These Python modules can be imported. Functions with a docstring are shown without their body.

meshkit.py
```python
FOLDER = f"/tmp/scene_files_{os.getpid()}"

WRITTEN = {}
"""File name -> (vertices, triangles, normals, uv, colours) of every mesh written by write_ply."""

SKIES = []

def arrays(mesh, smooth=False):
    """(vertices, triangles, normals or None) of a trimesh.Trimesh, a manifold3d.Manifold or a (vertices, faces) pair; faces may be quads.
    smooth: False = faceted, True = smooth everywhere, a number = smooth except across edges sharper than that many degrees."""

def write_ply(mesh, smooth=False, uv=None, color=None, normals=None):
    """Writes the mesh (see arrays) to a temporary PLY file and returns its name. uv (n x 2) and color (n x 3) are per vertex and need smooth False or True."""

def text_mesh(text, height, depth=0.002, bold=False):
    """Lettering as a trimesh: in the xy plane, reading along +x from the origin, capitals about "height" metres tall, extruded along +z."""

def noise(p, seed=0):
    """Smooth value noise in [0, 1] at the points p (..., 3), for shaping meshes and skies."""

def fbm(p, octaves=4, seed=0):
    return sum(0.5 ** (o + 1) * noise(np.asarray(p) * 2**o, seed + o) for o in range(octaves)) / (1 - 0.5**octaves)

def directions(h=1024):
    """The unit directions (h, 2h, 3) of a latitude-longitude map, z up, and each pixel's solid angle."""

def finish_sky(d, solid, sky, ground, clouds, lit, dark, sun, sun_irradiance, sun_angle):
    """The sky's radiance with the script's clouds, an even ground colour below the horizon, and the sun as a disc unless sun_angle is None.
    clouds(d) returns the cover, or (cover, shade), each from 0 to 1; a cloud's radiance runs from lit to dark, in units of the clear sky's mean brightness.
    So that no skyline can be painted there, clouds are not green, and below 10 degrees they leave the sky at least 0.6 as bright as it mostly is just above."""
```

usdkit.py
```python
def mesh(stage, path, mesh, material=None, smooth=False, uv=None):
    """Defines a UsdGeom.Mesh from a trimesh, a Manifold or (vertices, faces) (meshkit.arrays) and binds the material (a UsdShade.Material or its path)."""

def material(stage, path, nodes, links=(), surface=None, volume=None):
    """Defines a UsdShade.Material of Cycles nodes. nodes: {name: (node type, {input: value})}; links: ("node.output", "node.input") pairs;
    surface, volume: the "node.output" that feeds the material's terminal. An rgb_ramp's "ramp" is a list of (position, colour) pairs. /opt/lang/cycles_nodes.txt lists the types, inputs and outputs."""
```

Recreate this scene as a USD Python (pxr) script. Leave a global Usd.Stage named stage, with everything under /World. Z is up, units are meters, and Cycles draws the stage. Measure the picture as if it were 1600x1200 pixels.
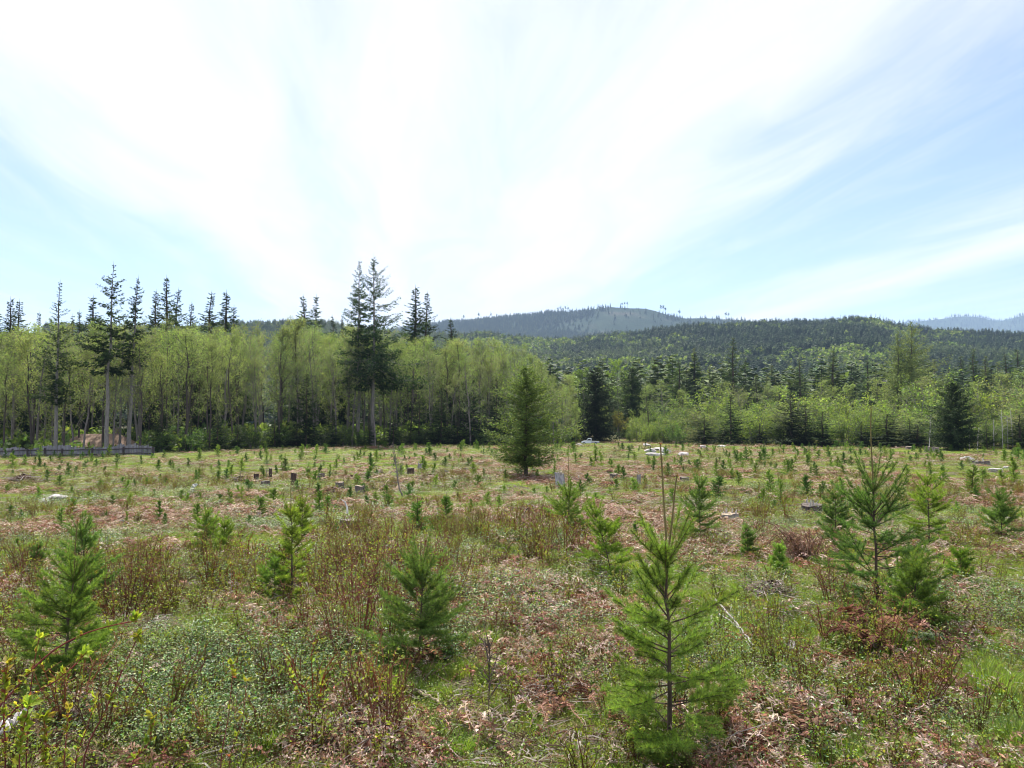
import math, random
import numpy as np
import meshkit, usdkit
from pxr import Gf, Sdf, Usd, UsdGeom, UsdLux, UsdShade, Vt

random.seed(7)
stage = Usd.Stage.CreateInMemory()
UsdGeom.SetStageUpAxis(stage, 'Z')
UsdGeom.SetStageMetersPerUnit(stage, 1.0)
T = Sdf.ValueTypeNames
W = UsdGeom.Xform.Define(stage, '/World')
UsdGeom.Scope.Define(stage, '/World/Looks')
PI = math.pi

# ---------------------------------------------------------------- camera, sky, sun, exposure
EYE, PITCH, HFOV = 2.6, math.radians(2.66), math.radians(68.0)
EXPOSURE = 0.92
SKY_STRENGTH = 0.092
SUN_AZ, SUN_EL, SUN_POWER = math.radians(-12.0), math.radians(56.0), 1.25
HAZE_DENSITY = 0.00008

FPX = 800.0 / math.tan(HFOV / 2)                       # focal length in pixels of the 1600 wide picture
cam = UsdGeom.Camera.Define(stage, '/World/camera')
cam.CreateHorizontalApertureAttr(36.0)
cam.CreateVerticalApertureAttr(27.0)
cam.CreateFocalLengthAttr(18.0 / math.tan(HFOV / 2))
cam.CreateClippingRangeAttr(Gf.Vec2f(0.1, 60000.0))
cam.CreateExposureAttr(EXPOSURE)
cam.AddTranslateOp().Set(Gf.Vec3d(0, 0, EYE))
cam.AddRotateXOp().Set(90.0 + math.degrees(PITCH))

sun = UsdLux.DistantLight.Define(stage, '/World/sun')
sun.CreateIntensityAttr(SUN_POWER)
sun.CreateAngleAttr(0.5)
sun.CreateNormalizeAttr(True)
sun.CreateColorAttr(Gf.Vec3f(1.0, 0.945, 0.86))
sun.AddRotateZOp().Set(-math.degrees(SUN_AZ))
sun.AddRotateXOp().Set(-(90.0 - math.degrees(SUN_EL)))

# high thin cloud in long bands that run away from the viewer, a little to the left
STREAK = math.radians(-8.0)
ca, sa = math.cos(STREAK), math.sin(STREAK)
CLOUD_RAMP = [(v, (c,) * 3) for v, c in ((0.0, .25), (0.08, .45), (0.16, .22), (0.24, .16), (0.30, .14), (0.335, .22), (0.37, .66), (0.41, .98), (0.445, .60), (0.49, .88), (0.53, .66), (0.585, .88),
                                         (0.64, .72), (0.68, .36), (0.72, .14), (0.79, .14), (0.84, .52), (0.89, .85), (0.94, .45), (0.97, .16), (1.0, .20))]
sky_nodes = {
    'tc': ('texture_coordinate', {}),
    'sky': ('sky_texture', {'sky_type': 'single_scattering', 'sun_disc': False, 'sun_elevation': SUN_EL, 'sun_rotation': SUN_AZ, 'altitude': 100.0,
                            'air_density': 1.0, 'aerosol_density': 0.35, 'ozone_density': 2.6}),
    'sep': ('separate_xyz', {}),
    'zc': ('math', {'math_type': 'maximum', 'value2': 0.03}),
    'X': ('math', {'math_type': 'divide'}),
    'Y': ('math', {'math_type': 'divide'}),
    # across the bands (v) and along them (u)
    'xa': ('math', {'math_type': 'multiply', 'value2': ca}),
    'v': ('math', {'math_type': 'multiply_add', 'value2': -sa}),
    'xb': ('math', {'math_type': 'multiply', 'value2': sa}),
    'u': ('math', {'math_type': 'multiply_add', 'value2': ca}),
    'uv': ('combine_xyz', {'z': 0.0}),
    'sc_wide': ('mapping', {'scale': (0.9, 0.28, 1.0)}),
    'sc_fine': ('mapping', {'scale': (2.6, 0.55, 1.0), 'rotation': (0.0, 0.0, 0.16)}),
    'n_wide': ('noise_texture', {'scale': 1.0, 'detail': 3.0, 'roughness': 0.55, 'distortion': 0.4}),
    'n_fine': ('noise_texture', {'scale': 1.0, 'detail': 6.0, 'roughness': 0.62, 'distortion': 0.9}),
    # squeeze v into 0..1, push it about with the wide noise
    'vat': ('math', {'math_type': 'multiply_add', 'value2': 0.115, 'value3': 0.5}),
    'nw0': ('math', {'math_type': 'multiply_add', 'value2': 0.15, 'value3': -0.075}),
    'vn': ('math', {'math_type': 'add', 'use_clamp': True}),
    'ramp': ('rgb_ramp', {'ramp': CLOUD_RAMP}),
    'nf0': ('math', {'math_type': 'multiply_add', 'value2': 1.05, 'value3': -0.52}),
    'cov': ('math', {'math_type': 'add', 'use_clamp': True}),
    'ss': ('map_range', {'range_type': 'smoothstep', 'from_min': 0.0, 'from_max': 1.02, 'to_min': 0.06, 'to_max': 0.94, 'clamp': True}),
    'cloud': ('mix', {'mix_type': 'mix', 'fac': 0.88, 'color2': (6.9, 6.75, 6.95)}),
    'lift': ('mix', {'mix_type': 'add', 'fac': 1.0, 'color2': (0.15, 0.2, 0.25)}),
    'all': ('mix', {'mix_type': 'mix'}),
    'hue': ('mix', {'mix_type': 'multiply', 'fac': 1.0, 'color2': (0.99, 0.935, 1.0)}),
    'bg': ('background_shader', {'strength': SKY_STRENGTH}),
}
sky_links = [('tc.generated', 'sep.vector'), ('sep.z', 'zc.value1'), ('sep.x', 'X.value1'), ('zc.value', 'X.value2'), ('sep.y', 'Y.value1'), ('zc.value', 'Y.value2'),
             ('X.value', 'xa.value1'), ('Y.value', 'v.value1'), ('xa.value', 'v.value3'), ('X.value', 'xb.value1'), ('Y.value', 'u.value1'), ('xb.value', 'u.value3'),
             ('v.value', 'uv.x'), ('u.value', 'uv.y'), ('uv.vector', 'sc_wide.vector'), ('uv.vector', 'sc_fine.vector'),
             ('sc_wide.vector', 'n_wide.vector'), ('sc_fine.vector', 'n_fine.vector'),
             ('v.value', 'vat.value1'), ('n_wide.fac', 'nw0.value1'), ('vat.value', 'vn.value1'), ('nw0.value', 'vn.value2'), ('vn.value', 'ramp.fac'),
             ('n_fine.fac', 'nf0.value1'), ('ramp.color', 'cov.value1'), ('nf0.value', 'cov.value2'), ('cov.value', 'ss.value'),
             ('sky.color', 'cloud.color1'), ('sky.color', 'hue.color1'), ('hue.color', 'lift.color1'), ('lift.color', 'all.color1'), ('cloud.color', 'all.color2'), ('ss.result', 'all.fac'), ('all.color', 'bg.color')]
usdkit.material(stage, '/World/Looks/sky_look', sky_nodes, sky_links, surface='bg.background')
sky = UsdLux.DomeLight.Define(stage, '/World/sky')
UsdShade.MaterialBindingAPI.Apply(sky.GetPrim()).Bind(UsdShade.Material.Get(stage, '/World/Looks/sky_look'))
sky.GetPrim().SetCustomDataByKey('kind', 'structure')
sky.GetPrim().SetCustomDataByKey('label', 'pale blue spring sky with long bands of thin white cloud')
sky.GetPrim().SetCustomDataByKey('category', 'sky')


# ---------------------------------------------------------------- helpers
PLACED = []


def tag(prim, label=None, cat=None, group=None, kind=None):
    for k, x in (('label', label), ('category', cat), ('group', group), ('kind', kind)):
        if x:
            prim.SetCustomDataByKey(k, x)
    return prim


NAMES = {}


def numbered(path):
    n = NAMES.get(path, 0)
    NAMES[path] = n + 1
    return path if n == 0 else f'{path}_{n:03d}'


class MB:
    """Collects triangles with a colour of their own per vertex."""

    def __init__(self):
        self.v, self.f, self.c, self.n = [], [], [], 0

    def add(self, v, f, c):
        v = np.asarray(v, float)
        c = np.broadcast_to(np.asarray(c, float), (len(v), 3))
        self.v.append(v)
        self.f.append(np.asarray(f, int) + self.n)
        self.c.append(c)
        self.n += len(v)
        return self

    def tube(self, p, r, c, sides=5, cap=False):
        p = np.asarray(p, float)
        k = len(p)
        r = np.broadcast_to(np.asarray(r, float), (k,))
        t = np.gradient(p, axis=0)
        t /= np.linalg.norm(t, axis=1, keepdims=True) + 1e-12
        ref = np.array([0, 0, 1.0]) if abs(t[0, 2]) < 0.9 else np.array([1.0, 0, 0])
        a = np.cross(t, ref)
        a /= np.linalg.norm(a, axis=1, keepdims=True) + 1e-12
        b = np.cross(t, a)
        ang = np.arange(sides) * 2 * PI / sides
        v = p[:, None] + r[:, None, None] * (np.cos(ang)[None, :, None] * a[:, None] + np.sin(ang)[None, :, None] * b[:, None])
        i, j = np.meshgrid(np.arange(k - 1), np.arange(sides), indexing='ij')
        q = np.stack([i * sides + j, i * sides + (j + 1) % sides, (i + 1) * sides + (j + 1) % sides, (i + 1) * sides + j], -1).reshape(-1, 4)
        f = np.vstack([q[:, [0, 1, 2]], q[:, [0, 2, 3]]])
        v = v.reshape(-1, 3)
        if np.ndim(c) == 2:
            c = np.repeat(np.asarray(c), sides, 0)
        if cap:
            v = np.vstack([v, p[-1:]])
            top = (k - 1) * sides
            f = np.vstack([f, [[top + j, top + (j + 1) % sides, len(v) - 1] for j in range(sides)]])
            if np.ndim(c) == 2:
                c = np.vstack([c, c[-1:]])
        return self.add(v, f, c)

    def leaves(self, P, D, N, L, Wd, c, fold=0.0):
        """Four-cornered leaves: base P, along D, facing N, length L, width Wd."""
        P, D, N = (np.asarray(x, float).reshape(-1, 3) for x in (P, D, N))
        n = len(P)
        if n == 0:
            return self
        D = D / (np.linalg.norm(D, axis=1, keepdims=True) + 1e-9)
        S = np.cross(D, N)
        S /= np.linalg.norm(S, axis=1, keepdims=True) + 1e-9
        U = np.cross(S, D)
        L = np.broadcast_to(np.asarray(L, float), (n,))[:, None]
        Wd = np.broadcast_to(np.asarray(Wd, float), (n,))[:, None]
        mid = P + D * L * 0.45 + U * Wd * fold
        v = np.stack([P, mid - S * Wd / 2, P + D * L, mid + S * Wd / 2], 1).reshape(-1, 3)
        k = np.arange(n)[:, None] * 4
        f = np.vstack([k + [0, 1, 2], k + [0, 2, 3]])
        c = np.broadcast_to(np.asarray(c, float), (n, 3))
        return self.add(v, f, np.repeat(c, 4, 0))

    def blades(self, P, D, S, L, Wd, c):
        """Needles: one triangle each, base P, side direction S, along D."""
        n = len(P)
        if n == 0:
            return self
        D = D / (np.linalg.norm(D, axis=1, keepdims=True) + 1e-9)
        S = S / (np.linalg.norm(S, axis=1, keepdims=True) + 1e-9)
        L = np.broadcast_to(np.asarray(L, float), (n,))[:, None]
        Wd = np.broadcast_to(np.asarray(Wd, float), (n,))[:, None]
        v = np.stack([P - S * Wd / 2, P + S * Wd / 2, P + D * L], 1).reshape(-1, 3)
        f = np.arange(n * 3).reshape(-1, 3)
        return self.add(v, f, np.repeat(np.broadcast_to(np.asarray(c, float), (n, 3)), 3, 0))

    def arrays(self):
        return np.vstack(self.v), np.vstack(self.f), np.vstack(self.c)


def write_mesh(path, mb, mat, smooth=False):
    v, f, c = mb.arrays()
    m = UsdGeom.Mesh.Define(stage, path)
    m.CreatePointsAttr(Vt.Vec3fArray.FromNumpy(v.astype(np.float32)))
    m.CreateFaceVertexCountsAttr(Vt.IntArray.FromNumpy(np.full(len(f), 3, np.int32)))
    m.CreateFaceVertexIndicesAttr(Vt.IntArray.FromNumpy(f.astype(np.int32).ravel()))
    m.CreateSubdivisionSchemeAttr('none')
    m.CreateDoubleSidedAttr(True)
    if smooth:
        _, _, n = meshkit.arrays((v, f), True)
        m.CreateNormalsAttr(Vt.Vec3fArray.FromNumpy(n.astype(np.float32)))
        m.SetNormalsInterpolation('vertex')
    UsdGeom.PrimvarsAPI(m).CreatePrimvar('tint', T.Color3fArray, 'vertex').Set(Vt.Vec3fArray.FromNumpy(c.astype(np.float32)))
    UsdShade.MaterialBindingAPI.Apply(m.GetPrim()).Bind(mat if isinstance(mat, UsdShade.Material) else UsdShade.Material.Get(stage, '/World/Looks/' + mat))
    return m


def part(parent, name, mb, mat, label=None, smooth=False):
    m = write_mesh(numbered(f'{parent.GetPath()}/{name}'), mb, mat, smooth)
    return tag(m.GetPrim(), label)


def place(prim, loc, rz=0.0, scale=1.0, tilt=None):
    x = UsdGeom.Xformable(prim)
    x.AddTranslateOp().Set(Gf.Vec3d(*map(float, loc)))
    if tilt is not None:
        x.AddRotateXYZOp().Set(Gf.Vec3f(float(tilt[0]), float(tilt[1]), math.degrees(rz)))
    else:
        x.AddRotateZOp().Set(math.degrees(rz))
    s = (scale,) * 3 if np.ndim(scale) == 0 else scale
    x.AddScaleOp().Set(Gf.Vec3f(*map(float, s)))


def thing(name, label, cat, loc, rz=0.0, scale=1.0, group=None, tilt=None):
    p = UsdGeom.Xform.Define(stage, numbered('/World/' + name)).GetPrim()
    place(p, loc, rz, scale, tilt)
    PLACED.append((p, label, loc))
    return tag(p, label, cat, group)


def proto(name):
    """A class prim: not drawn itself, copied by copy_of."""
    return stage.CreateClassPrim(numbered('/World/' + name))


def copy_of(src, name, label, cat, loc, rz=0.0, scale=1.0, group=None, tilt=None):
    p = thing(name, label, cat, loc, rz, scale, group, tilt)
    p.GetReferences().AddInternalReference(src.GetPath())
    p.SetInstanceable(True)
    return p


def single(name, mb, mat, label, cat, group=None, kind=None, loc=None, smooth=False):
    m = write_mesh(numbered('/World/' + name), mb, mat, smooth)
    if loc is not None:
        place(m.GetPrim(), loc)
    return tag(m.GetPrim(), label, cat, group, kind)


def unit(v):
    return v / (np.linalg.norm(v, axis=-1, keepdims=True) + 1e-9)


def tone(rng, base, n, light=0.2, hue=0.08):
    """n colours around base."""
    base = np.asarray(base, float)
    if base.ndim == 2:
        base = base[rng.integers(0, len(base), n)]
    k = np.exp(rng.normal(0, light, (n, 1)))
    return np.clip(base * k * np.exp(rng.normal(0, hue, (n, 3))), 0.002, 0.9)


# ---------------------------------------------------------------- the lie of the land
def height(x, y):
    x, y = np.asarray(x, float), np.asarray(y, float)
    r = np.hypot(x, y)
    z = -0.0125 * np.minimum(r, 118.0)
    p = np.stack([x, y, np.zeros_like(x)], -1)
    fade = np.clip(1.35 - r / 130.0, 0.12, 1.0)
    z = z + 0.42 * (meshkit.fbm(p / 9.0 + 3.7, 2, 5) - 0.5) * fade * np.clip(r / 5.0, 0, 1)
    z = z + 0.40 * (meshkit.fbm(p / 1.9, 2, 9) - 0.5) * fade
    z = z - 2.0 * np.exp(-(((x + 50) / 14.0) ** 2 + ((y - 92) / 9.0) ** 2) ** 2)   # a hollow behind the fence, where the house stands
    return z


cp, sp = math.cos(PITCH), math.sin(PITCH)


def ray(px, py):
    a, b = (px - 800.0) / FPX, (600.0 - py) / FPX
    return np.array([a, cp - b * sp, sp + b * cp])


def on_ground(px, py):
    """The point of the ground that stands at this pixel of the 1600 x 1200 picture."""
    d = ray(px, py)
    lo = None
    ts = np.geomspace(2.0, 400.0, 1500)
    pts = ts[:, None] * d[None, :]
    h = height(pts[:, 0], pts[:, 1]) - (pts[:, 2] + EYE)
    k = np.argmax(h > 0)
    if h[k] <= 0:
        k = len(ts) - 1
    a, b = ts[max(k - 1, 0)], ts[k]
    for _ in range(24):
        m = (a + b) / 2
        q = m * d
        if float(height(q[0], q[1])) > q[2] + EYE:
            b = m
        else:
            a = m
    q = b * d
    return np.array([q[0], q[1], float(height(q[0], q[1]))])


def at(px, d, on=True):
    """The ground at distance d straight under picture column px."""
    x = (px - 800.0) / FPX * d
    return np.array([x, d, float(height(x, d))])


def top_z(py, d):
    """Height above datum of something d away whose top shows in picture row py."""
    r = ray(800, py)
    return EYE + r[2] / r[1] * d


def size(px_len, d):
    return px_len / FPX * d


# ---------------------------------------------------------------- materials
def veg(name, rough=0.6, trans=0.35, spec=0.3, vary=0.25, warm=1.15):
    """Plant matter: colour from the mesh, a little different on each plant, with light coming through."""
    n = {'a': ('attribute', {'attribute': 'tint'}), 'o': ('object_info', {}),
         'val': ('map_range', {'from_min': 0.0, 'from_max': 1.0, 'to_min': 1 - vary, 'to_max': 1 + vary}),
         'hue': ('map_range', {'from_min': 0.0, 'from_max': 1.0, 'to_min': 0.485, 'to_max': 0.515}),
         'wn': ('white_noise_texture', {'dimensions': '1D'}),
         'h': ('hsv', {'saturation': 1.0, 'fac': 1.0}),
         'p': ('principled_bsdf', {'roughness': rough, 'specular_ior_level': spec}),
         'tc': ('mix', {'mix_type': 'multiply', 'fac': 1.0, 'color2': (1.5 * warm, 1.55 * warm, 0.75 * warm)}),
         't': ('translucent_bsdf', {}), 'm': ('mix_closure', {'fac': trans})}
    l = [('a.color', 'h.color'), ('o.random', 'val.value'), ('o.random', 'wn.w'), ('wn.value', 'hue.value'), ('val.result', 'h.value'), ('hue.result', 'h.hue'),
         ('h.color', 'p.base_color'), ('h.color', 'tc.color1'), ('tc.color', 't.color'), ('p.BSDF', 'm.closure1'), ('t.BSDF', 'm.closure2')]
    return usdkit.material(stage, '/World/Looks/' + name, n, l, surface='m.closure')


def woody(name, scale=20.0, dark=0.45, bump=0.4, rough=0.85, stretch=0.15):
    """Bark and weathered wood: colour from the mesh broken up by grain that runs along the stem."""
    n = {'a': ('attribute', {'attribute': 'tint'}), 'tc': ('texture_coordinate', {}), 'mp': ('mapping', {'scale': (1.0, 1.0, stretch)}),
         'n': ('noise_texture', {'scale': scale, 'detail': 4.0, 'roughness': 0.65}),
         'r': ('rgb_ramp', {'ramp': [(0.3, (dark,) * 3), (0.55, (1.0,) * 3), (0.8, (1.25,) * 3)]}),
         'x': ('mix', {'mix_type': 'multiply', 'fac': 1.0}), 'b': ('bump', {'strength': bump, 'distance': 0.02}),
         'p': ('principled_bsdf', {'roughness': rough, 'specular_ior_level': 0.2})}
    l = [('tc.object', 'mp.vector'), ('mp.vector', 'n.vector'), ('n.fac', 'r.fac'), ('a.color', 'x.color1'), ('r.color', 'x.color2'), ('x.color', 'p.base_color'),
         ('n.fac', 'b.height'), ('b.normal', 'p.normal')]
    return usdkit.material(stage, '/World/Looks/' + name, n, l, surface='p.BSDF')


veg('leaf_look', 0.55, 0.48, 0.3)
veg('needle_look', 0.7, 0.38, 0.15, 0.2)
veg('glossy_leaf_look', 0.46, 0.28, 0.42)
veg('cedar_look', 0.6, 0.42, 0.2, 0.1, 1.05)
veg('dry_look', 0.8, 0.18, 0.1, 0.25, 0.9)
veg('far_tree_look', 0.7, 0.12, 0.2, 0.35)
woody('bark_look')
woody('wood_look', 26.0, 0.22, 0.9, 0.85, 0.10)
woody('plank_look', 14.0, 0.6, 0.4, 0.85, 0.08)

usdkit.material(stage, '/World/Looks/soil_look', {
    'g': ('geometry', {}), 'n1': ('noise_texture', {'scale': 0.35, 'detail': 5.0, 'roughness': 0.6}), 'n2': ('noise_texture', {'scale': 6.0, 'detail': 6.0, 'roughness': 0.7}),
    'r1': ('rgb_ramp', {'ramp': [(0.36, (0.13, 0.098, 0.072)), (0.5, (0.135, 0.12, 0.065)), (0.62, (0.10, 0.135, 0.036))]}),
    'r2': ('rgb_ramp', {'ramp': [(0.3, (0.45,) * 3), (0.6, (1.0,) * 3), (0.75, (1.5, 1.35, 1.25))]}),
    'x': ('mix', {'mix_type': 'multiply', 'fac': 1.0}), 'b': ('bump', {'strength': 0.8, 'distance': 0.05}),
    'p': ('principled_bsdf', {'roughness': 0.95, 'specular_ior_level': 0.1})},
    [('g.position', 'n1.vector'), ('g.position', 'n2.vector'), ('n1.fac', 'r1.fac'), ('n2.fac', 'r2.fac'), ('r1.color', 'x.color1'), ('r2.color', 'x.color2'), ('x.color', 'p.base_color'),
     ('n2.fac', 'b.height'), ('b.normal', 'p.normal')], surface='p.BSDF')


def hill_look(name, stops, s1, s2):
    usdkit.material(stage, '/World/Looks/' + name, {
        'g': ('geometry', {}), 'n1': ('noise_texture', {'scale': s1, 'detail': 4.0, 'roughness': 0.6}), 'n2': ('noise_texture', {'scale': s2, 'detail': 4.0, 'roughness': 0.7}),
        'r1': ('rgb_ramp', {'ramp': stops}), 'r2': ('rgb_ramp', {'ramp': [(0.3, (0.5,) * 3), (0.7, (1.35,) * 3)]}),
        'x': ('mix', {'mix_type': 'multiply', 'fac': 1.0}), 'p': ('principled_bsdf', {'roughness': 0.95, 'specular_ior_level': 0.05})},
        [('g.position', 'n1.vector'), ('g.position', 'n2.vector'), ('n1.fac', 'r1.fac'), ('n2.fac', 'r2.fac'), ('r1.color', 'x.color1'), ('r2.color', 'x.color2'), ('x.color', 'p.base_color')],
        surface='p.BSDF')


hill_look('forest_floor_look', [(0.35, (0.03, 0.045, 0.02)), (0.6, (0.06, 0.075, 0.03))], 0.01, 0.08)
hill_look('cut_slope_look', [(0.42, (0.014, 0.030, 0.018)), (0.56, (0.024, 0.040, 0.024)), (0.70, (0.062, 0.060, 0.045))], 0.006, 0.06)
hill_look('far_ridge_look', [(0.35, (0.02, 0.04, 0.02)), (0.6, (0.04, 0.06, 0.03))], 0.004, 0.02)

# ---------------------------------------------------------------- ground and hills
def grid_faces(a, b, wrap=False):
    i, j = np.meshgrid(np.arange(a - 1), np.arange(b if wrap else b - 1), indexing='ij')
    j2 = (j + 1) % b
    q = np.stack([i * b + j, i * b + j2, (i + 1) * b + j2, (i + 1) * b + j], -1).reshape(-1, 4)
    return np.vstack([q[:, [0, 2, 1]], q[:, [0, 3, 2]]])


def build_ground():
    r = np.concatenate([[0.01], np.geomspace(1.2, 9500.0, 250)])
    th = np.radians(np.concatenate([np.linspace(-46, 46, 300), np.linspace(50, 310, 53)]))
    R, TH = np.meshgrid(r, th, indexing='ij')
    x, y = R * np.sin(TH), R * np.cos(TH)
    mb = MB().add(np.stack([x, y, height(x, y)], -1).reshape(-1, 3), grid_faces(len(r), len(th), True)[:, ::-1], (0.1, 0.08, 0.05))
    m = write_mesh('/World/ground', mb, 'soil_look', smooth=True)
    tag(m.GetPrim(), 'uneven cut-over field of brown soil and litter', 'ground', kind='structure')


def hill(crest_px, crest_row, d0, dc, d1, jitter, seed, bump):
    """A hill whose crest stands dc away; rises from d0, falls behind to d1. Returns z(x, y) and the grid."""
    cx, cy = np.array(crest_px, float), np.array(crest_row, float)
    rr = np.array([ray(800, b)[2] / ray(800, b)[1] for b in cy])

    def z(x, y):
        t = x / y
        px = 800 + FPX * t
        top = EYE + np.interp(px, cx, rr) * dc
        s = np.clip((y - d0) / (dc - d0), 0, 1)
        up = s ** 1.15 * (1.0 + 0.06 * np.sin(s * 9 + px / 90.0) * (1 - s))
        back = np.clip((y - dc) / (d1 - dc), 0, 1)
        p = np.stack([x, y, np.zeros_like(x)], -1)
        out = -3.0 + (top + 3.0) * up * (1 - back ** 1.5 * 1.02)
        return out + bump * (meshkit.fbm(p / jitter, 3, seed) - 0.5) * np.clip(s * 2.5, 0, 1)

    return z


def hill_mesh(name, z, t0, t1, d0, d1, na, nb, look, label):
    t = np.linspace(t0, t1, na)
    y = np.linspace(d0, d1, nb)
    Y, TT = np.meshgrid(y, t, indexing='ij')
    X = TT * Y
    mb = MB().add(np.stack([X, Y, z(X, Y)], -1).reshape(-1, 3), grid_faces(nb, na)[:, ::-1], (0.05, 0.07, 0.03))
    m = write_mesh('/World/' + name, mb, look, smooth=True)
    tag(m.GetPrim(), label, 'hill', kind='structure')


build_ground()
near_hill = hill([-400, 330, 385, 440, 500, 560, 640, 700, 742, 800, 850, 900, 980, 1050, 1150, 1200, 1280, 1330, 1380, 1410, 1450, 1520, 1600, 2000],
                 [522, 522, 514, 512, 514, 528, 532, 530, 532, 537, 541, 537, 530, 522, 517, 515, 513, 508, 511, 521, 526, 529, 531, 532], 430, 1150, 1700, 90.0, 3, 14.0)
far_hill = hill([-400, 300, 500, 600, 660, 700, 760, 800, 850, 900, 920, 955, 1010, 1025, 1045, 1070, 1120, 1160, 1250, 1400, 1600, 2000],
                [535, 526, 524, 519, 511, 505, 499, 496, 491.5, 489, 485, 480.5, 482, 485, 492, 497, 498, 501, 508, 520, 530, 535], 1500, 3000, 4200, 300.0, 11, 26.0)
blue_ridge = hill([-400, 1200, 1300, 1380, 1430, 1470, 1500, 1530, 1560, 1580, 1600, 1700, 2000],
                  [540, 535, 516, 508, 503, 497, 491, 492, 499, 496, 490, 484, 490], 4200, 6800, 8300, 700.0, 21, 60.0)
hill_mesh('near_hill', near_hill, -1.0, 1.0, 430, 1700, 220, 90, 'forest_floor_look', 'broad forested hill rising behind the valley trees')
hill_mesh('far_hill', far_hill, -1.0, 1.0, 1500, 4200, 300, 120, 'cut_slope_look', 'farther rounded hill with logged slopes and dark timber stands')
hill_mesh('distant_ridge', blue_ridge, -1.0, 1.0, 4200, 8300, 160, 60, 'far_ridge_look', 'hazy blue mountain ridge on the horizon')

# ---------------------------------------------------------------- haze over everything
def build_haze():
    lo, hi, s = -40.0, 900.0, 9800.0
    v = np.array([[x, y, z] for z in (lo, hi) for y in (-s, s) for x in (-s, s)])
    f = [[0, 2, 3], [0, 3, 1], [4, 5, 7], [4, 7, 6], [0, 1, 5], [0, 5, 4], [2, 6, 7], [2, 7, 3], [0, 4, 6], [0, 6, 2], [1, 3, 7], [1, 7, 5]]
    m = usdkit.material(stage, '/World/Looks/haze_look', {'v': ('principled_volume', {'color': (0.50, 0.70, 1.0), 'density': HAZE_DENSITY, 'anisotropy': 0.2})}, [], volume='v.volume')
    tag(write_mesh('/World/haze', MB().add(v, f, (1, 1, 1)), m).GetPrim(), 'thin blue haze over the far hills', 'haze', kind='stuff')


if HAZE_DENSITY > 0:
    build_haze()
# ---------------------------------------------------------------- plant builders
ALDER_LEAF = [(0.170, 0.228, 0.072), (0.202, 0.255, 0.084), (0.140, 0.200, 0.068), (0.192, 0.210, 0.105)]
GREY_BARK, BROWN_BARK, DARK_BARK = (0.20, 0.185, 0.165), (0.095, 0.075, 0.055), (0.05, 0.042, 0.035)
FIR = [(0.030, 0.052, 0.022), (0.040, 0.066, 0.026), (0.025, 0.044, 0.022)]
CEDAR = [(0.120, 0.190, 0.055), (0.150, 0.215, 0.062), (0.085, 0.150, 0.048)]
SAPLING = [(0.145, 0.230, 0.044), (0.180, 0.255, 0.048), (0.115, 0.200, 0.046)]


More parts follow.
